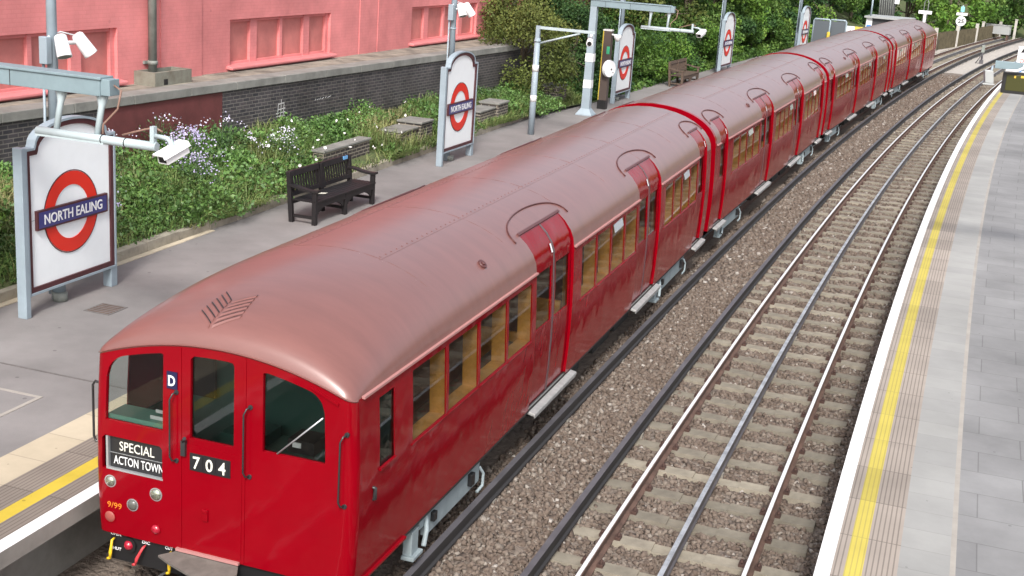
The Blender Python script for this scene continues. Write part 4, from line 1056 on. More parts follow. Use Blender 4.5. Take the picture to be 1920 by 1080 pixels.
# ------------------------------------------------------------------ station name signs
def arch_poly(inset):
    w = 1.84/2-inset; pts = [(-w, 1.03+inset), (w, 1.03+inset), (w, 2.96-inset)]
    a_, zb, zt = .74-inset*.8, 2.98-inset, 3.27-inset
    pts.append((a_+.02, 2.96-inset))
    for k in range(17):
        u = a_*math.cos(PI*k/16); pts.append((u, zb+.02+(zt-zb-.02)*math.sin(PI*k/16)))
    pts += [(-a_-.02, 2.96-inset), (-w, 2.96-inset)]
    return pts
def make_sign():
    t = thing('station_sign', '', 'station sign', group='roundel name signs along the left platform')
    fx = lambda d: (lambda u, v: (d, u, v-ZP))
    mb = MB(); P_ = arch_poly(0); Q_ = arch_poly(.03)
    mb.strip([fx(.06)(*p) for p in P_], [fx(.06)(*p) for p in Q_], 0, True); mb.strip([fx(-.07)(*p) for p in P_], [fx(.06)(*p) for p in P_], 0, True); mb.strip([fx(.06)(*p) for p in Q_], [fx(.0)(*p) for p in Q_], 0, True)
    mb.add([fx(-.07)(*p) for p in P_], [tuple(reversed(range(len(P_))))], 0)
    fr = mb.build('outer_frame', ['post_grey'], t)
    R_ = arch_poly(.095)
    mb = MB(); mb.strip([fx(.045)(*p) for p in Q_], [fx(.045)(*p) for p in R_], 0, True); mb.strip([fx(.045)(*p) for p in R_], [fx(.01)(*p) for p in R_], 0, True); mb.build('inner_frame', ['maroon'], t)
    mb = MB(); mb.add([fx(.015)(*p) for p in R_], [tuple(range(len(R_)))], 0)
    mb.box((.0155, -.84, 2.005-ZP), (.017, .84, 2.011-ZP), 1); mb.build('panel', ['enamel', 'post_grey'], t)
    for u in (-.96, .96):
        mb = MB(); mb.box((-.07, u-.045, 0), (.07, u+.045, (2.98 if u < 0 else 2.96)-ZP)) if u < 0 else mb.box((-.06, u-.05, 0), (.03, u+.0, 2.96-ZP))
        if u > 0: mb.box((-.09, u-.16, 0), (.05, u-.02, .30))
        mb.build('post', ['post_grey'], t, bevel=.006)
    c_ = (0, 2.0-ZP); fo = lambda u, v, d: (.016+d, u, v)
    mb = MB(); annulus(mb, c_, .365, .545, fo, 0, .012); annulus(mb, c_, .553, .562, fo, 1, .010); mb.build('ring', ['roundel_red', 'maroon'], t)
    mb = MB(); mb.box((.016, -.73, 1.87-ZP), (.06, .73, 2.13-ZP), 1); mb.box((.0595, -.70, 1.895-ZP), (.064, .70, 2.105-ZP), 0)
    nb = mb.build('name_board', ['navy', 'maroon'], t)
    mb = MB(); text(mb, 'NORTH EALING', 1.20, .135, lambda u, v, d: (.0645+d, u, 2.0-ZP+v), 0, .003, .014); mb.build('lettering', ['white'], nb)
    mb = MB(); mb.tube([(-.12, -.1, 0), (-.12, -.1, .12)], .1, 10); mb.build('foot', ['pipe_grey'], t)
    return t
sgn = make_sign()
SIGNS = [(-5.44, 5.1, 0, 'nearest station sign, white panel with red ring and blue name bar, under the camera arm'),
         (-5.22, 18.68, -.02, 'second station name sign, white roundel panel standing just past the black bench'),
         (-4.97, 32.85, -.03, 'third station name sign, roundel panel beside the tall white banded posts'),
         (-3.85, 45.8, -.065, 'fourth station name sign, small roundel panel past the brown bench'),
         (-2.15, 58.1, -.085, 'farthest station name sign, narrow roundel panel before the grey notice boards')]
for k, (x, y, rz, lb) in enumerate(SIGNS):
    o = sgn if k == 0 else copy_tree(sgn); o.location = (x, y, ZP); o.rotation_euler = (0, 0, rz); o['label'] = lb
# lamp columns with twin loudspeakers behind the signs
def make_column():
    t = thing('lamp_column', '', 'lamp column', group='grey columns with twin loudspeakers')
    mb = MB(); mb.tube([(0, 0, 0), (0, 0, 1.2)], .095, 12); mb.tube([(0, 0, 1.2), (0, 0, 8.5)], [.075, .05], 12); mb.tube([(-.05, -.12, .1), (-.05, -.12, 3.3)], .018, 6)
    for z in (1.25, 2.2, 3.0): mb.tube([(0, 0, z), (0, 0, z+.03)], .082, 12)
    mb.build('pole', ['post_grey'], t)
    mb = MB(); mb.box((-.06, -.19, 3.2), (.06, -.08, 3.55)); mb.build('junction_box', ['post_grey'], t, bevel=.01)
    mb = MB(); mb.tube([(.04, 0, 3.45), (.17, .0, 3.44)], .025, 8); mb.tube([(.06, .03, 3.46), (.12, .30, 3.46)], .028, 8); mb.tube([(.0, -.1, 3.54), (.04, .12, 3.60), (.1, .33, 3.55)], .010, 6); mb.build('bracket', ['white'], t)
    for c_, d_ in (((.17, -.05, 3.56), (.10, -.05, -.25)), ((.14, .33, 3.55), (.12, .12, -.24))):
        mb = MB(); d_ = Vector(d_); c_ = Vector(c_); mb.tube([c_-d_*.08, c_, c_+d_*.95, c_+d_], [.055, .08, .095, .097], 16); mb.tube([c_+d_*.97, c_+d_*1.003], .085, 16, 1)
        mb.build('loudspeaker', ['white', 'pipe_grey'], t)
    return t
colm = make_column()
for k, (x, y, lb) in enumerate([(-5.62, 5.05, 'grey column with two white loudspeakers rising behind the nearest station sign'), (-5.42, 18.55, 'grey column with two white loudspeakers rising behind the second station sign'),
                                (-5.2, 33.0, 'grey column rising behind the third station sign, near the camera gantry'), (-4.08, 45.5, 'slim grey column rising behind the fourth station sign'), (-2.4, 57.6, 'slim grey column rising behind the farthest station sign')]):
    o = colm if k == 0 else copy_tree(colm); o.location = (x, y, ZP); o.rotation_euler = (0, 0, -.06*k/2); o['label'] = lb
# camera gantries
def make_gantry():
    t = thing('camera_gantry', '', 'camera gantry', group='grey gantries holding security cameras')
    H = 3.42
    mb = MB()
    pr_ = lambda z, w: [(-w, -w, z), (w, -w, z), (w, w, z), (-w, w, z)]
    mb.strip(pr_(0, .25), pr_(.03, .25), 0, True); mb.strip(pr_(.03, .25), pr_(.20, .13), 0, True); mb.strip(pr_(.20, .125), pr_(H-.2, .095), 0, True); mb.add(pr_(.20, .13), [(0, 1, 2, 3)], 0)
    for z in (.82, 1.60): mb.strip(pr_(z, .124), pr_(z+.24, .120), 1, True)
    mb.build('post', ['post_grey', 'white'], t)
    mb = MB(); mb.box((-.10, -.1, H-.2), (2.3, .1, H-.02), 0); mb.box((-.11, -.12, H-.02), (2.32, .12, H+.01), 0); mb.box((2.3, -.09, H-.19), (2.42, .09, H-.01), 0)
    for x in (.35, 1.1): mb.box((x, -.104, H-.203), (x+.012, .104, H-.018), 1)
    mb.build('beam', ['beam_grey', 'black'], t, bevel=.006)
    for x in (1.72, 2.26):
        mb = MB(); mb.tube([(x, 0, H-.2), (x, 0, H-.24), (x, -.02, H-.33), (x, -.1, H-.62)], [.07, .06, .036, .036], 10); mb.build('hanger', ['arm_grey'], t)
    mb = MB(); mb.tube([(1.5, -.15, H-.66), (3.06, -.15, H-.66)], .05, 12); mb.box((1.5, -.19, H-.71), (2.4, -.11, H-.66))
    for x in (2.36, 2.66): mb.tube([(x, -.15, H-.66), (x+.012, -.15, H-.66)], .053, 12, 1)
    mb.build('arm', ['arm_grey', 'black'], t)
    mb = MB(); mb.tube([(2.38, 0, H-.06), (2.52, -.02, H-.12), (2.50, -.06, H-.32), (2.34, -.1, H-.5), (2.36, -.14, H-.6)], .012, 6); mb.tube([(2.62, -.15, H-.58), (2.8, -.1, H-.52), (3.0, -.1, H-.46), (3.1, -.1, H-.5)], .012, 6); mb.build('cable', ['cable'], t)
    mb = MB(); mb.box((2.99, -.18, H-.62), (3.04, -.12, H-.44), 0); mb.tube([(3.03, -.15, H-.54), (3.2, -.16, H-.55), (3.24, -.17, H-.58)], .026, 8, 0); mb.tube([(3.24, -.17, H-.56), (3.28, -.18, H-.65)], [.025, .045], 8, 0)
    cm = mb.build('camera_bracket', ['arm_grey'], t)
    # camera housing pointing along the platform and down
    d_ = Vector((-.18, -.95, -.30)).normalized(); s1 = d_.cross(Vector((0, 0, 1))).normalized(); u1 = s1.cross(d_); c_ = Vector((3.29, -.20, H-.69))
    cf = lambda a, b, e: tuple(c_+(s1*a*1.15+d_*b+u1*e*1.1)*.8)
    mb = MB(); mb.box((-.075, -.22, -.07), (.075, .20, .05), 0, cf); mb.box((-.055, .195, -.05), (.055, .206, .035), 1, cf)
    mb.box((-.095, -.24, .05), (.095, .27, .068), 0, lambda a, b, e: cf(a*.8, b, e+.012)); 
    for sd in (-1, 1): mb.add([cf(sd*.076, -.24, .078), cf(sd*.076, .27, .078), cf(sd*.10, .27, .02), cf(sd*.10, -.24, .02)], [(0, 1, 2, 3)], 0)
    mb.build('camera', ['white', 'black'], t)
    return t
gan = make_gantry()
for k, (x, y, lb) in enumerate([(-5.62, 3.02, 'near grey gantry arm carrying a white security camera in front of the first sign'), (-4.95, 28.6, 'far grey gantry with white banded square post and a security camera over the train')]):
    o = gan if k == 0 else copy_tree(gan); o.location = (x, y, ZP); o['label'] = lb
# thin camera post
t = thing('camera_post', 'slim round grey post with white bands and thin arm, left of square gantry post', 'camera post', (-5.06, 23.7, ZP))
mb = MB(); mb.tube([(0, 0, 0), (0, 0, 1.0), (0, 0, 2.55)], [.085, .085, .075], 14, 0); mb.tube([(0, 0, 2.45), (0, 0, 2.5)], .09, 14, 0)
for z in (.88, 1.68): mb.tube([(0, 0, z), (0, 0, z+.17)], .088, 14, 1)
mb.box((-.05, -.05, 2.5), (.05, .05, 2.87), 0); mb.build('post', ['post_grey', 'white'], t)
mb = MB(); mb.box((-.05, -.04, 2.79), (1.55, .04, 2.86)); mb.tube([(.05, 0, 2.42), (1.15, 0, 2.77)], .025, 8); mb.build('arm', ['arm_grey'], t)
mb = MB(); mb.tube([(1.45, 0, 2.80), (1.45, 0, 2.70)], .04, 8); mb.tube([(1.40, .12, 2.62), (1.46, -.16, 2.55)], .085, 12, 0); mb.tube([(1.462, -.165, 2.548), (1.464, -.175, 2.546)], .06, 12, 1); mb.build('camera', ['white', 'black'], t)
# help point
t = thing('help_point', 'dark brown help point post with yellow stripe and round white disc', 'help point', (-4.92, 30.35, ZP), .0)
mb = MB(); mb.box((-.13, -.12, .28), (.13, .12, 2.42), 0); mb.box((-.135, -.125, 0), (.135, .125, .28), 1); mb.box((-.14, -.125, 2.42), (.14, .125, 2.46), 3); mb.box((-.134, -.126, .28), (-.108, -.119, 2.42), 2); mb.build('post', ['helppost', 'black', 'yellow', 'chalk'], t)
fh = lambda u, v, d: (.13+d*.88+u*.47, -.14-d*.47+u*.88, v)
mb = MB(); disc(mb, (.0, 1.28), .27, fh, 0, .08, 28, .255); mb2 = mb
for (u, v, r) in ((.06, 1.26, .03), (.14, 1.16, .02), (.1, 1.05, .02)): disc(mb, (u, v), r, lambda a, b, d: fh(a, b, .08+d), 1, .004, 10)
mb.build('disc', ['white', 'black'], t)
mb = MB(); mb.box((.02, -.128, 1.72), (.12, -.121, 1.95)); mb.build('notice', ['green_label'], t)
mb = MB(); mb.tube([(.12, -.05, 2.32), (.3, -.08, 2.30)], .03, 8); mb.tube([(.33, -.1, 2.33), (.33, -.1, 2.26), (.33, -.1, 2.18), (.33, -.1, 2.12)], [.11, .12, .09, .02], 14); mb.build('dome_camera', ['white'], t)

# ------------------------------------------------------------------ benches
def make_bench(m):
    t = thing('bench', '', 'bench', group='wooden platform benches')
    L_ = 2.3   # along y, faces +x; origin at back left foot
    for y in (0, L_/2-.04, L_-.08):
        for x in (0, .46):
            back = x == 0; mid = y not in (0, L_-.08)
            h = (.90 if back else (.62 if not mid else .40))
            mb = MB(); mb.box((x, y, 0), (x+.08, y+.08, h), 0, (lambda a, b, c_: (a-max(0, c_-.42)*.16, b, c_)) if back else None)
            if back: mb.v = [v_ for v_ in mb.v]
            mb.build('leg', [m], t, bevel=.006)
    mb = MB()
    for k in range(6): mb.box((.07+k*.082, -.0, .405), (.07+k*.082+.072, L_, .43))
    mb.box((.50, .08, .30), (.535, L_-.08, .40)); mb.box((.02, .08, .33), (.06, L_-.08, .40))
    for c_ in (0, 1):   # shaped apron brackets
        ya, yb_ = .08+c_*1.11, 1.11+c_*1.11-.0
        for k in range(6):
            d_ = .11*(1-k/6)**2; mb.box((.505, ya+k*.05, .30-d_), (.53, ya+(k+1)*.05, .302)); mb.box((.505, yb_-(k+1)*.05-.06, .30-d_), (.53, yb_-k*.05-.06, .302))
    for y in (.02, L_/2-.02, L_-.06): mb.box((.08, y, .10), (.46, y+.04, .15))
    mb.build('seat', [m], t)
    mb = MB(); lean = lambda a, b, c_: (a-max(0, c_-.42)*.16, b, c_)
    mb.box((.0, .06, .80), (.055, L_-.06, .90), 0, lean); mb.box((.0, .06, .46), (.05, L_-.06, .53), 0, lean); mb.box((.0, L_/2-.09, .44), (.055, L_/2+.09, .88), 0, lean)
    for half in (0, 1):
        for k in range(10):
            y = .13+half*1.13+k*.092; mb.box((.015, y, .52), (.035, y+.048, .81), 0, lean)
    mb.build('backrest', [m], t)
    for y in (0, L_-.09):
        mb = MB()
        for k in range(6):
            a, b = -.02+k*.1, -.02+(k+1)*.1; za = lambda x: .64+.03*math.cos(x*7)-.01
            mb.add([(a, y-.015, za(a)-.02), (a, y+.105, za(a)-.02), (b, y+.105, za(b)-.02), (b, y-.015, za(b)-.02), (a, y-.015, za(a)+.02), (a, y+.105, za(a)+.02), (b, y+.105, za(b)+.02), (b, y-.015, za(b)+.02)],
                   [(0, 1, 2, 3), (7, 6, 5, 4), (0, 4, 5, 1), (1, 5, 6, 2), (2, 6, 7, 3), (3, 7, 4, 0)])
        mb.build('armrest', [m], t)
    return t
b1 = make_bench('bench_wood'); b1.location = (-5.33, 10.93, ZP); b1.rotation_euler = (0, 0, -.03); b1['label'] = 'near black wooden slatted bench with a small blue plaque on its backrest'
mb = MB(); mb.box((-.058, 2.0, .835), (-.004, 2.17, .895), 0); o = mb.build('plaque', ['blue_plaque'], b1); o.location = (.0, 0, 0)
mb = MB(); mb.box((.052-.075, 2.0, .84), (.058-.07, 2.17, .89), 0); o = mb.build('plaque', ['blue_plaque'], b1)
b2 = make_bench('bench_brown'); b2.location = (-4.62, 38.5, ZP); b2.rotation_euler = (0, 0, -.06); b2['label'] = 'far brown wooden bench, weathered, between the third and fourth signs'
mb = MB(); mb.box((0, 0, 0), (.16, .10, .004), 0, lambda x, y, z: (-5.12+x, 11.55+y+.3*x, ZP+.434+z+.03*math.sin(x*18)))
o = mb.build('paper_scrap', 'paper'); tag(o, 'crumpled scrap of pale paper left on the seat of the black bench', 'litter')

# ------------------------------------------------------------------ vegetation in the bed
wall_x = lambda y: WA.x+(WB.x-WA.x)*(y-WA.y)/(WB.y-WA.y)
def bed_pts(n, y0, y1, lo=0., hi=1.):
    y = RNG.uniform(y0, y1, n); x0 = bed_edge(y)-.10; x1 = np.maximum(wall_x(y)+.05, x0-9)
    x = x0+(x1-x0)*RNG.uniform(lo, hi, n); return np.stack([x, y, bed_h(x, y)], 1)
def patch(p, sc=.55, ph=0.): return .5+.25*np.sin(p[:, 0]*sc*2.3+ph+1.3*np.sin(p[:, 1]*sc+ph))+.25*np.sin(p[:, 1]*sc*1.9+ph*2+p[:, 0]*.8)
def near_walls(p, pad=.03):
    k = np.zeros(len(p), bool)
    for (x0, x1, y0, y1) in ((-6.85, -6.6, 14.7, 16.9), (-6.95, -6.35, 18.2, 19.9), (-6.75, -6.2, 23, 25), (-6.6, -6.05, 29.2, 30.1)):
        k |= (p[:, 0] > x0-pad) & (p[:, 0] < x1+pad) & (p[:, 1] > y0-pad) & (p[:, 1] < y1+pad)
    return k
def blades(p, h, w, lean, rnd):
    n = len(p); a = RNG.uniform(0, 2*PI, n); d = np.stack([np.cos(a), np.sin(a), 0*a], 1); b = np.stack([-np.sin(a), np.cos(a), 0*a], 1)*w*.5
    h = h*RNG.uniform(.5, 1.25, n)[:, None]; ln = lean*RNG.uniform(.2, 1.6, n)[:, None]; Z = np.array([[0, 0, 1.]])
    m1 = p+Z*h*.55+d*h*ln*.3; tp = p+Z*h*(1-.25*np.minimum(ln, 1.5))+d*h*ln
    v = np.stack([p-b, p+b, m1+b*.9, m1-b*.9, m1-b*.9, m1+b*.9, tp+b*.15, tp-b*.15], 1).reshape(-1, 3)
    i = np.arange(n)[:, None]*8; f = np.stack([i+np.array([[0, 1, 2, 3]]), i+np.array([[4, 5, 6, 7]])], 1).reshape(-1, 4)
    return v, f, np.repeat(rnd, 2)
p = bed_pts(52000, -4, 31); p = p[~near_walls(p)]; p = p[~((p[:, 0] > -6.65) & (p[:, 1] > 14.3) & (p[:, 1] < 17.2))]; pt = patch(p)
keep = RNG.random(len(p)) < .35+.9*pt; p = p[keep]; pt = pt[keep]
hh = .20+.34*patch(p, .8, 2.)[:, None]
v, f, rr = blades(p, hh*.85, .017, .85, np.clip(.12+pt*.8+RNG.normal(0, .18, len(p)), 0, 1))
o = obj_np('grass', mesh_np('grass', v, f, 'grass', rr)); o['kind'] = 'stuff'; tag(o, 'long green and straw coloured grass overgrowing the planting bed', 'grass')
# overhanging tufts along the kerb
def kerb_tufts():
    y = RNG.uniform(6.5, 27, 9000); k = (.5+.5*np.sin(y*1.9+.7*np.sin(y*.7)))*(~((y > 14.3) & (y < 17.))); kk = RNG.random(len(y)) < k*.8+.1; y = y[kk]
    kk = ~((y > 6.8) & (y < 8.9)); y = y[kk]
    x = bed_edge(y)-RNG.exponential(.12, len(y))+.04; return np.stack([x, y, np.full(len(y), .86)], 1)
p = kerb_tufts(); v, f, rr = blades(p, .26, .02, 1.2, RNG.uniform(.1, .8, len(p)))
o = obj_np('grass_tufts', mesh_np('grass', v, f, 'grass', rr)); o['kind'] = 'stuff'; tag(o, 'tufts of green grass hanging over the kerb onto the platform', 'grass')
# leafy weeds in mounds
cs = bed_pts(460, -3, 30, .02, 1); cs = cs[~near_walls(cs, .5)]
vs, fs, rs = [], [], []; o_ = 0
for c_ in cs:
    R_ = RNG.uniform(.28, .62); n = int(260*R_/.5); d = unit(RNG.normal(size=(n, 3))); d[:, 2] = np.abs(d[:, 2]); q = c_+d*R_*RNG.uniform(.5, 1, (n, 1))*np.array([1, 1, .85])
    v, f = leaf_arrays(q, RNG.uniform(.055, .10)); vs.append(v); fs.append(f+o_); rs.append(np.clip(RNG.normal(RNG.uniform(.25, .75), .2, n), 0, 1)); o_ += len(v)
o = obj_np('weeds', mesh_np('weeds', np.concatenate(vs), np.concatenate(fs), 'weed', np.concatenate(rs))); o['kind'] = 'stuff'; tag(o, 'low leafy weeds and creepers spread through the planting bed', 'weeds')
# white bindweed flowers dotted over the bed
p = bed_pts(34, 12, 21, 0, .75); p[:, 2] += RNG.uniform(.25, .5, len(p)); mb = MB()
for c_ in p:
    d = Vector(RNG.normal(size=3)+np.array([.9, -.5, .6])).normalized(); a = d.orthogonal().normalized(); b = d.cross(a); c0 = Vector(c_); r_ = RNG.uniform(.022, .042)
    rg = [c0+d*.03+(a*math.cos(k*PI/4)+b*math.sin(k*PI/4))*r_ for k in range(8)]
    mb.add([c0]+rg, [(0, k+1, (k+1) % 8+1) for k in range(8)])
o = mb.build('bindweed_flowers', ['petal_white']); o['kind'] = 'stuff'; tag(o, 'scattered white trumpet flowers in the weeds around the low walls', 'flowers')
# flowering aster bushes
def aster(x, y, R_, H_, nf, lilac, lb):
    z0 = float(bed_h(x, y)); t = thing('flowering_bush', lb, 'flowering plant', (x, y, z0), 0, 'wild asters in the planting bed')
    n = int(420*R_/.5); a = RNG.uniform(0, 2*PI, n); rr = R_*np.sqrt(RNG.random(n)); z = H_*RNG.uniform(.1, 1, n)*(1-.45*(rr/R_)**2)
    v, f = leaf_arrays(np.stack([rr*np.cos(a), rr*np.sin(a), z], 1), .06, aspect=.35)
    obj_np('foliage', mesh_np('foliage', v, f, 'aster_leaf', RNG.random(n)), t)
    mb = MB()
    for k in range(14):
        a_ = RNG.uniform(0, 2*PI); q = RNG.uniform(.2, 1)*R_; mb.tube([(0, 0, -.05), (q*.5*math.cos(a_), q*.5*math.sin(a_), H_*.6), (q*math.cos(a_), q*math.sin(a_), H_*(1-.4*(q/R_)**2))], [.006, .005, .003], 4)
    mb.build('stems', ['aster_leaf'], t)
    cl = RNG.normal(size=(max(4, nf//14), 2))*R_*.5
    k = RNG.integers(0, len(cl), nf); xy = cl[k]+RNG.normal(size=(nf, 2))*.085; rq = np.linalg.norm(xy, axis=1)
    z = H_*(1.03-.42*np.minimum(1.3, rq/R_)**2)+RNG.normal(0, .05, nf)
    c_ = np.stack([xy[:, 0], xy[:, 1], z], 1); nn = unit(RNG.normal(size=(nf, 3))*.6+np.array([.55, -.45, .7])); aa = unit(np.cross(nn, RNG.normal(size=(nf, 3)))); bb = np.cross(nn, aa)
    r_ = RNG.uniform(.010, .019, (nf, 1)); an = np.arange(6)*PI/3
    v = (c_[:, None]+(aa[:, None]*np.cos(an)[None, :, None]+bb[:, None]*np.sin(an)[None, :, None])*r_[:, None]).reshape(-1, 3)
    f = (np.arange(nf)[:, None]*6+np.arange(6)[None]); 
    fo = obj_np('flowers', mesh_np('flowers', v, f, 'petal_lilac', np.clip(RNG.normal(.2 if lilac else .75, .25, nf), 0, 1)), t); fo['kind'] = 'stuff'
AST = [(-7.55, 11.2, .62, .85, 330, 1, 'large lilac aster bush in the middle of the bed, behind the camera'), (-7.0, 10.6, .42, .7, 170, 1, 'smaller lilac aster bush in front of the large lilac one'),
       (-7.9, 12.9, .6, .8, 110, 0, 'pale aster bush between the large lilac bush and the low brick wall'), (-8.3, 9.6, .55, .8, 60, 0, 'tall thin aster with white flowers against the maroon painted wall'),
       (-8.35, 11.6, .65, .85, 80, 0, 'tall white flowered aster against the wall behind the large lilac bush'), (-6.75, 7.4, .4, .75, 90, 1, 'sparse lilac aster beside the right edge of the nearest sign'),
       (-7.4, 8.3, .45, .7, 100, 0, 'pale aster clump in the dry grass below the security camera'), (-7.0, 13.9, .45, .75, 130, 0, 'white flowered aster just behind the left end of the black bench')]
for a in AST: aster(*a)

# ------------------------------------------------------------------ shrubs and trees
def tree(name, label, cat, x, y, z0, R_, H_, leafm, n, size, base=.0, group=None, lean=(0, 0), clumps=None, squash=1.):
    t = thing(name, label, cat, (x, y, z0), RNG.uniform(0, 6), group)
    K = clumps or int(14+R_*8); ce = []
    for k in range(K):
        u = RNG.random(); h = base+(1-base)*u**.8; prof = math.sin(PI*min(1, max(.12, .18+h*.80)))**.7
        a = RNG.uniform(0, 2*PI); rr = R_*prof*math.sqrt(RNG.uniform(.15, 1)); ce.append((rr*math.cos(a)*squash+lean[0]*h, rr*math.sin(a)+lean[1]*h, H_*h*.95+.05*H_))
    ce = np.array(ce); cr = RNG.uniform(.32, .55, K)*min(R_, 1.9)*.9
    w = cr**2/np.sum(cr**2); k = RNG.choice(K, n, p=w); d = unit(RNG.normal(size=(n, 3))); rad = RNG.random(n)**.40
    sq = np.stack([np.ones(K), np.ones(K), RNG.uniform(.6, .95, K)], 1)
    p = ce[k]+d*(cr[k]*rad)[:, None]*sq[k]; p[:, 2] = np.maximum(p[:, 2], .04+RNG.uniform(0, .1, n))
    v, f = leaf_arrays(p, size, up=.5, aspect=.6)
    tone = RNG.uniform(.15, .75, K)
    obj_np('crown', mesh_np('crown', v, f, leafm, np.clip(tone[k]+RNG.normal(0, .16, n), 0, 1)), t)
    mb = MB(); r0 = .035*H_/2+.02
    mb.tube([(0, 0, -.3), (lean[0]*.1, lean[1]*.1, H_*.3), (lean[0]*.5+.05, lean[1]*.5, H_*.62)], [r0, r0*.75, r0*.35], 8)
    for j in RNG.choice(K, min(K, 9), replace=False):
        q = Vector(ce[j]); s_ = Vector((lean[0]*.2, lean[1]*.2, H_*RNG.uniform(.08, .4))); mb.tube([s_, s_.lerp(q, .55)+Vector((0, 0, .06*H_)), q], [r0*.5, r0*.3, r0*.1], 6)
    mb.build('trunk', ['bark'], t)
    return t
bh = lambda x, y: float(bed_h(np.float64(x), np.float64(y)))
tree('shrub', 'leafy green bush at the left edge behind the nearest sign', 'shrub', -7.05, 4.45, .85, .72, 2.35, 'leaf_green', 4200, .09)
tree('shrub', 'low green bush at the foot of the nearest sign by the left edge', 'shrub', -6.55, 4.0, .85, .5, 1.1, 'leaf_dark', 2500, .08)
tree('shrub', 'rounded olive brown shrub over the brick pier, left of the banded posts', 'shrub', -7.2, 28.9, 1.2, 1.55, 2.35, 'leaf_olive', 11000, .085)
tree('shrub', 'yellowish bushy shrub at the end of the retaining wall', 'shrub', -8.1, 31.0, 1.3, 1.5, 2.9, 'leaf_olive', 8000, .09)
tree('shrub', 'dark green bush behind the square banded gantry post', 'shrub', -6.6, 32.5, .9, 1.3, 2.6, 'leaf_dark', 8000, .09)
tree('shrub', 'dark broadleaf bush between the help point and the third sign', 'shrub', -6.7, 34.6, .9, 1.3, 2.4, 'leaf_dark', 7000, .09)
tree('shrub', 'bright green bush behind the brown bench', 'shrub', -5.9, 41.6, .8, 1.25, 1.5, 'leaf_bright', 7000, .085)
tree('shrub', 'mid green bush just past the third sign', 'shrub', -6.5, 37.5, .9, 1.5, 2.5, 'leaf_green', 9000, .09)
TW = ['overhanging the end of the pink building', 'behind the square gantry post', 'above the third sign', 'behind the gantry camera', 'left of the brown bench', 'behind the brown bench', 'right of the brown bench', 'left of the fourth sign', 'behind the fourth sign',
      'right of the fourth sign', 'midway between the fourth and farthest signs', 'left of the farthest sign', 'behind the farthest sign', 'right of the farthest sign', 'behind the grey notice boards', 'behind the yellow warning sign', 'left of the dark hut', 'behind the dark hut', 'right of the dark hut']
KIND = ['leaf_dark', 'leaf_green', 'leaf_olive', 'leaf_green', 'leaf_olive', 'leaf_dark', 'leaf_green', 'leaf_green', 'leaf_bright', 'leaf_dark', 'leaf_green', 'leaf_bright', 'leaf_dark', 'leaf_green', 'leaf_bright', 'leaf_dark', 'leaf_green', 'leaf_dark', 'leaf_green']
NM = {'leaf_dark': 'dark green', 'leaf_green': 'mid green', 'leaf_olive': 'olive brown', 'leaf_bright': 'bright green'}
ty = 33.0
for k, w_ in enumerate(TW):
    x = float(track_x(ty))-8.6-(k % 2)*1.3+(0.4 if k % 3 == 0 else 0)-max(0, (38-ty))*.35
    tree('bank_tree', '%s tree on the bank %s' % (NM[KIND[k]], w_), 'tree', x, ty, bh(x, ty)-.5, 2.3, 6.2, KIND[k], 9500, .15 if ty < 55 else .19, group='trees along the bank behind the left platform')
    ty += 2.6+.055*k
for k in range(22):
    y = 35.5+k*1.62; x = float(bed_edge(np.float64(y)))-1.15-.5*(k % 2)
    tree('bank_shrub', ['low dark shrub', 'low mid green shrub', 'low bright green shrub'][k % 3]+' in the hedge lining the back of the left platform', 'shrub', x, y, bh(x, y)-.15, 1.25, 1.7+.5*(k % 3 == 1), ['leaf_dark', 'leaf_green', 'leaf_bright'][k % 3], 4200, .11 if y < 52 else .15, group='low shrubs along the back of the left platform, '+['dark', 'mid green', 'bright green'][k % 3], clumps=16)
n = 42000; y = RNG.uniform(31, 78, n); x = bed_edge(y)-.1-RNG.uniform(0, 1, n)**1.3*7; p = np.stack([x, y, bed_h(x, y)+RNG.exponential(.10, n)], 1)
v, f = leaf_arrays(p, .15, up=.8); o = obj_np('ground_cover', mesh_np('ground_cover', v, f, 'leaf_green', np.clip(patch(p)*.8+RNG.normal(0, .18, n), 0, 1))); o['kind'] = 'stuff'; tag(o, 'ivy and ground cover carpeting the bank under the trees', 'ground cover')
# far trees and bushes closing the view beyond the fence
o = sheet('hill', np.linspace(-60, 90, 40), np.linspace(90, 260, 40), lambda X, Y: -.6+np.clip((Y-108-.55*np.abs(X-8))/60, 0, 1)**.9*16, 'soil'); struct(o)
FW = ['left of the speed sign', 'behind the white topped post', 'straight behind the speed sign', 'right of the speed sign', 'over the grey cabinet', 'right of the grey cabinet', 'at the right end of the fence', 'at the far right edge', 'high behind the speed sign', 'high behind the cabinet', 'high at the right edge', 'high behind the white topped post']
FP_ = [(-1.5, 92), (1.0, 97), (4.0, 104), (7.2, 109), (9.8, 115), (13, 121), (17, 128), (21, 134), (3, 120), (9, 128), (17, 142), (-3, 108)]
FK = ['leaf_dark', 'leaf_bright', 'leaf_bright', 'leaf_green', 'leaf_dark', 'leaf_green', 'leaf_bright', 'leaf_green', 'leaf_green', 'leaf_dark', 'leaf_green', 'leaf_dark']
for (x, y), w_, kd in zip(FP_, FW, FK):
    z0 = -.4 if y < 118 else 1.2
    tree('far_tree', '%s tree beyond the fence, %s' % (NM[kd], w_), 'tree', x, y, z0, 3.4, 5.5 if y < 118 else 8, kd, 6500, .30, group='trees and bushes beyond the lineside fence')
# unseen trees added past the right edge to darken reflections in the train
for k in range(9):
    tree('unseen_tree', 'unseen tree added behind the right hand platform to darken reflections', 'tree', 16.5+RNG.uniform(-.8, .8)+.0009*(k*9-6)**2, -6+k*9, -.4, 3.0, 4.6, ['leaf_green', 'leaf_dark'][k % 2], 4000, .40, group='unseen trees added behind the right platform for reflections')

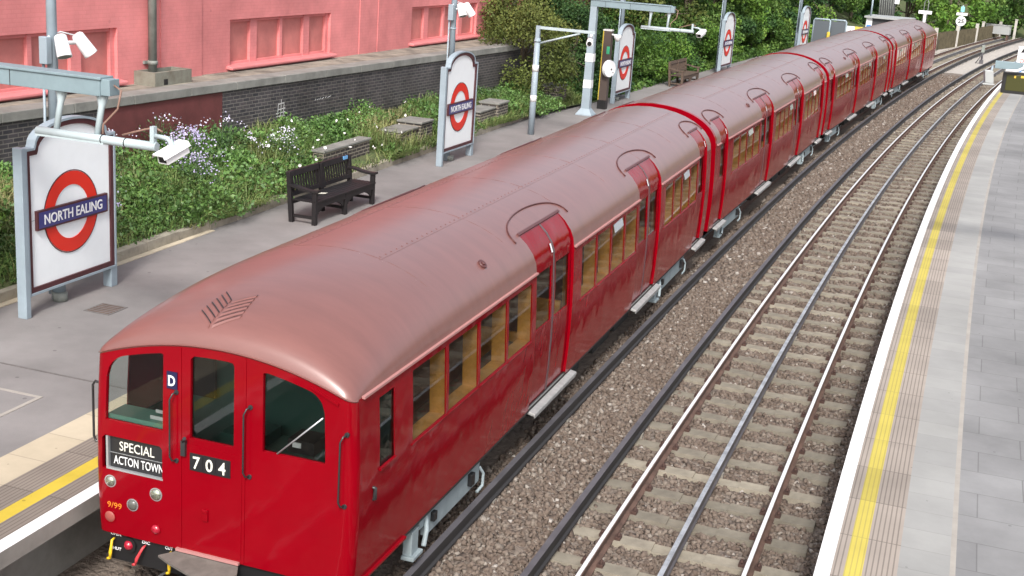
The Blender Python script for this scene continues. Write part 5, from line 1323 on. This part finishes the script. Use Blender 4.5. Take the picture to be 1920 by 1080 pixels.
# ------------------------------------------------------------------ far end of the line
t = thing('lineside_fence', 'brown wooden paling fence along the far trackside', 'fence', (0, 0, 0))
FPTS = [(1.4, 80), (3.6, 86.5), (4.95, 92.5), (6.3, 98.5), (8.2, 109), (11.2, 124), (17, 138), (26, 152)]
mb = MB(); mp = []
for (xa, ya), (xb, yb_) in zip(FPTS, FPTS[1:]):
    L_ = math.hypot(xb-xa, yb_-ya); n = int(L_/.16)
    for k in range(n):
        u = k/n; x, y = xa+(xb-xa)*u, ya+(yb_-ya)*u; h = .98+RNG.uniform(-.05, .05)
        mb.box((x-.055, y-.02, -.25), (x+.055, y+.02, h), 0, lambda a, b, c_: (a, b+(a-x)*.9, c_))
    mb.box((0, -.02, .8), (1, .02, .88), 0, lambda a, b, c_: (xa+(xb-xa)*a, ya+(yb_-ya)*a+b+.05, c_))
mb.build('palings', ['paling'], t)
for (x, y) in FPTS[1:]:
    mb = MB(); mb.box((x-.12, y-.16, -.3), (x+.12, y-.04, 1.35)); mb.build('post', ['conc_post'], t)
t = thing('speed_sign', 'round white speed sign reading 25 on a thin post by the fence', 'speed sign', (5.05, 96.2, -.2))
mb = MB(); mb.tube([(0, 0, 0), (0, 0, 2.9)], .05, 8); mb.build('post', ['post_grey'], t)
fs_ = lambda u, v, d: (u, -.06-d, v)
mb = MB(); disc(mb, (0, 1.72), .37, fs_, 0, .03, 28); ds = mb.build('disc', ['white'], t)
mb = MB(); text(mb, '25', .44, .30, lambda u, v, d: (u, -.0905-d, 1.72+v), 0, .004, .03); mb.build('lettering', ['black'], ds)
mb = MB(); mb.box((-.40, -.08, 2.14), (.40, -.05, 2.34)); mb.build('name_plate', ['white'], t)
mb = MB(); mb.box((-.13, -.08, 2.42), (.14, -.05, 2.80)); mb.build('top_plate', ['sign_teal'], t)
t = thing('point_indicator', 'small dark signal post standing between the two far tracks', 'signal post', (6.7, 77.2, -.2))
mb = MB(); mb.tube([(0, 0, 0), (0, 0, 1.25)], .06, 8); mb.box((-.12, -.1, 0), (.12, .1, .3)); mb.tube([(-.35, 0, 0), (0, 0, .7)], .03, 6); mb.build('post', ['rail_dark'], t); mb = MB(); mb.box((-.1, -.08, .75), (.1, .08, 1.2)); mb.build('lamp_head', ['pipe_grey'], t, bevel=.02)
t = thing('trackside_cabinet', 'pale grey metal cabinet on legs in front of the fence', 'cabinet', (8.0, 105.6, -.2), -.25)
mb = MB(); mb.box((-.95, -.3, .55), (.95, .3, 1.25)); mb.box((-1.0, -.34, 1.25), (1.0, .34, 1.30)); mb.box((-.01, -.31, .6), (.01, -.299, 1.2)); mb.build('box', ['cabinet'], t, bevel=.02)
for x in (-.8, .8): mb = MB(); mb.box((x-.05, -.25, 0), (x+.05, .25, .55)); mb.build('leg', ['rail_rust'], t)
for k, (x, y, h, lb) in enumerate([(6.75, 101.5, 1.6, 'pale post left of the grey cabinet'), (9.35, 107.5, 1.75, 'pale post right of the grey cabinet')]):
    mb = MB(); mb.box((-.10, -.1, 0), (.10, .1, h)); mb.box((-.13, -.13, h), (.13, .13, h+.05)); o = mb.build('marker_post', ['conc_post']); o.location = (x, y, -.25); tag(o, lb+' by the fence', 'post')
t = thing('white_board_post', 'white T shaped board on a post behind the rear of the train', 'sign board', (2.95, 77.0, .0))
mb = MB(); mb.box((-.07, -.05, 0), (.09, .05, 2.75)); mb.build('post', ['white'], t); mb = MB(); mb.box((-.40, -.06, 2.6), (.40, .06, 2.8)); mb.build('board', ['white'], t); mb = MB(); mb.tube([(-.12, .4, 2.0), (-.12, .4, 3.3), (0, .4, 3.5), (.12, .4, 3.3), (.12, .4, 2.0)], .03, 6); mb.build('hoop', ['pipe_grey'], t)
for k, (x, y, lb) in enumerate([(-1.62, 61.0, 'left of two grey framed notice boards on the far platform'), (-.82, 61.3, 'right of two grey framed notice boards on the far platform')]):
    t = thing('notice_board', lb, 'notice board', (x, y, ZP), -.09, 'grey notice boards at the far platform end')
    mb = MB(); mb.tube([(-.42, 0, 0), (-.42, 0, 1.72), (-.36, 0, 1.79), (.36, 0, 1.79), (.42, 0, 1.72), (.42, 0, 0)], .045, 8); mb.build('frame', ['post_grey'], t)
    mb = MB(); mb.box((-.385, -.02, .55), (.385, .02, 1.72)); mb.build('panel', ['board_dark'], t)
t = thing('warning_sign', 'white and yellow warning sign with a small triangle beside the notice boards', 'warning sign', (-.02, 62.2, ZP), -.09)
mb = MB(); mb.box((-.42, -.02, .75), (.0, .02, 1.5), 0); mb.box((.0, -.021, .75), (.42, .021, 1.5), 1); mb.box((.08, -.026, 1.05), (.34, -.0215, 1.35), 2); mb.build('panel', ['white', 'yellow_flat', 'sign_red'], t)
mb = MB(); mb.add([(-.30, -.024, 1.16), (-.14, -.024, 1.16), (-.22, -.024, 1.32)], [(0, 1, 2)]); mb.build('symbol', ['black'], t)
for x in (-.3, .3): mb = MB(); mb.tube([(x, .03, 0), (x, .03, 1.45)], .025, 6); mb.build('post', ['post_grey'], t)
t = thing('yellow_bollard', 'yellow post between the two notice boards', 'bollard', (-1.22, 60.9, ZP)); mb = MB(); mb.tube([(0, 0, 0), (0, 0, 1.12), (0, 0, 1.18)], [.085, .085, .05], 12); mb.build('shaft', ['yellow'], t); mb = MB(); mb.tube([(0, 0, .0), (0, 0, .05)], .11, 12); mb.build('base', ['black'], t)
t = thing('white_notice', 'low white notice just left of the rear carriage roof', 'notice', (.75, 63.2, ZP), -.09)
mb = MB(); mb.box((-.35, -.02, .7), (.35, .02, 1.35)); mb.build('panel', ['white'], t)
for x in (-.25, .25): mb = MB(); mb.tube([(x, .03, 0), (x, .03, 1.3)], .025, 6); mb.build('post', ['post_grey'], t)
t = thing('platform_hut', 'small dark hut with pale front edge at the end of the left platform', 'hut', (.72, 71.2, .2), -.1)
mb = MB(); mb.box((-.6, -1.2, 0), (1.6, 1.2, 2.2), 0); mb.box((-.64, -1.23, .0), (-.3, -1.2, 2.25), 1); mb.box((.3, -1.22, .4), (1.3, -1.2, 1.9), 2); mb.build('walls', ['hut', 'white', 'black'], t)
mb = MB(); mb.box((-.75, -1.4, 2.2), (1.75, 1.4, 2.3)); mb.build('roof', ['cabinet'], t)
mb = MB(); mb.box((-.6, -1.235, .9), (-.34, -1.2301, 1.8)); mb.build('blue_panel', ['sign_blue'], t)
mb = MB(); mb.tube([(-.45, -1.1, 2.3), (-.45, -1.1, 3.4)], .05, 8); mb.build('mast', ['post_grey'], t)
t = thing('signal_gantry', 'dark trackside structure with ladder frame above the hut roof', 'signal', (.35, 82.0, -.2))
mb = MB(); mb.box((-.5, -.4, 2.0), (.5, .4, 4.4)); mb.build('cabin', ['hut'], t)
mb = MB()
for k in range(7): mb.tube([(-.42+k*.14, -.45, 2.1), (-.55+k*.14, -.45, 4.2)], .03, 5)
for x in (-.6, .6): mb.tube([(x, 0, 0), (x, 0, 2.0)], .08, 8)
mb.build('frame', ['pipe_grey'], t)
mb = MB(); mb.box((.45, -.5, 3.1), (.75, -.42, 3.4)); mb.build('plate', ['white'], t)

# ------------------------------------------------------------------ right platform: indicator, lamp, safety sign
t = thing('train_indicator', 'black next train display board hanging over the right platform, a few amber dots on it', 'display board', (6.12, 15.2, ZP), 0)
mb = MB(); mb.box((0.10, -.12, 3.13), (2.3, .12, 3.49), 0); mb.box((.16, -.125, 3.18), (2.24, -.119, 3.45), 1)
hs_ = mb.build('housing', ['black', 'display_glass'], t, bevel=.01)
mb = MB(); 
for k in range(16): mb.box((.28+k*.11, -.128, 3.40+(k % 3)*.012), (.28+k*.11+.03+.02*(k % 2), -.1255, 3.44+(k % 4)*.01)) if k not in (3, 9, 12) else None
ld = mb.build('amber_dots', ['amber'], hs_); ld['kind'] = 'stuff'
mb = MB(); mb.box((-.06, -.05, 3.53), (3.2, .05, 3.66)); 
mb.build('beam', ['beam_grey'], t, bevel=.006)
for x in (.5, 1.9): mb = MB(); mb.tube([(x, 0, 3.48), (x, 0, 3.55)], .03, 8); mb.build('hanger', ['post_grey'], t)
mb = MB(); mb.tube([(3.1, 0, 0), (3.1, 0, 3.7)], .09, 12); mb.build('post', ['post_grey'], t)
mb = MB(); mb.tube([(.42, -.06, 3.64), (.40, -.16, 3.58), (.3, -.2, 3.53), (.12, -.2, 3.52)], .025, 8); mb.build('cable', ['white'], t)
t = thing('floodlight', 'pale grey floodlight hung at the end of the display beam', 'floodlight', (5.99, 14.9, ZP+3.36), .3)
mb = MB(); mb.box((-.08, -.06, -.07), (.07, .05, .15), 0, lambda x, y, z: (x-.18*z, y, z)); mb.box((-.12, -.10, -.10), (.09, .0, -.07), 0); mb.build('body', ['cabinet'], t, bevel=.02)
mb = MB(); mb.tube([(.02, 0, .13), (.05, .05, .2), (.06, .12, .2)], .02, 8); mb.build('bracket', ['post_grey'], t)
t = thing('safety_sign', 'white safety sign with yellow, red and blue panels at the platform end', 'safety sign', (8.07, 57.0, ZP-.4), -.1)
mb = MB(); mb.box((-.1, -.03, .55), (.85, .03, 1.95)); mb.build('panel', ['white'], t, bevel=.02)
for z, m_ in ((1.6, 'yellow_flat'), (1.15, 'sign_red'), (.72, 'sign_blue')): mb = MB(); mb.box((.32, -.036, z), (.80, -.031, z+.3)); mb.build('colour_block', [m_], t)
mb = MB(); fg = lambda u, v, d: (u, -.031-d, v)
mb.add([fg(.03, 1.66, .002), fg(.25, 1.66, .002), fg(.14, 1.87, .002)], [(0, 1, 2)], 0); disc(mb, (.14, .86), .10, fg, 1, .004, 16); annulus(mb, (.14, 1.28), .07, .1, fg, 2, .004, 16); mb.build('symbols', ['black', 'sign_blue', 'sign_red'], t)
for x in (0, .75): mb = MB(); mb.tube([(x, .06, 0), (x, .06, 1.9)], .04, 8); mb.build('post', ['post_grey'], t)
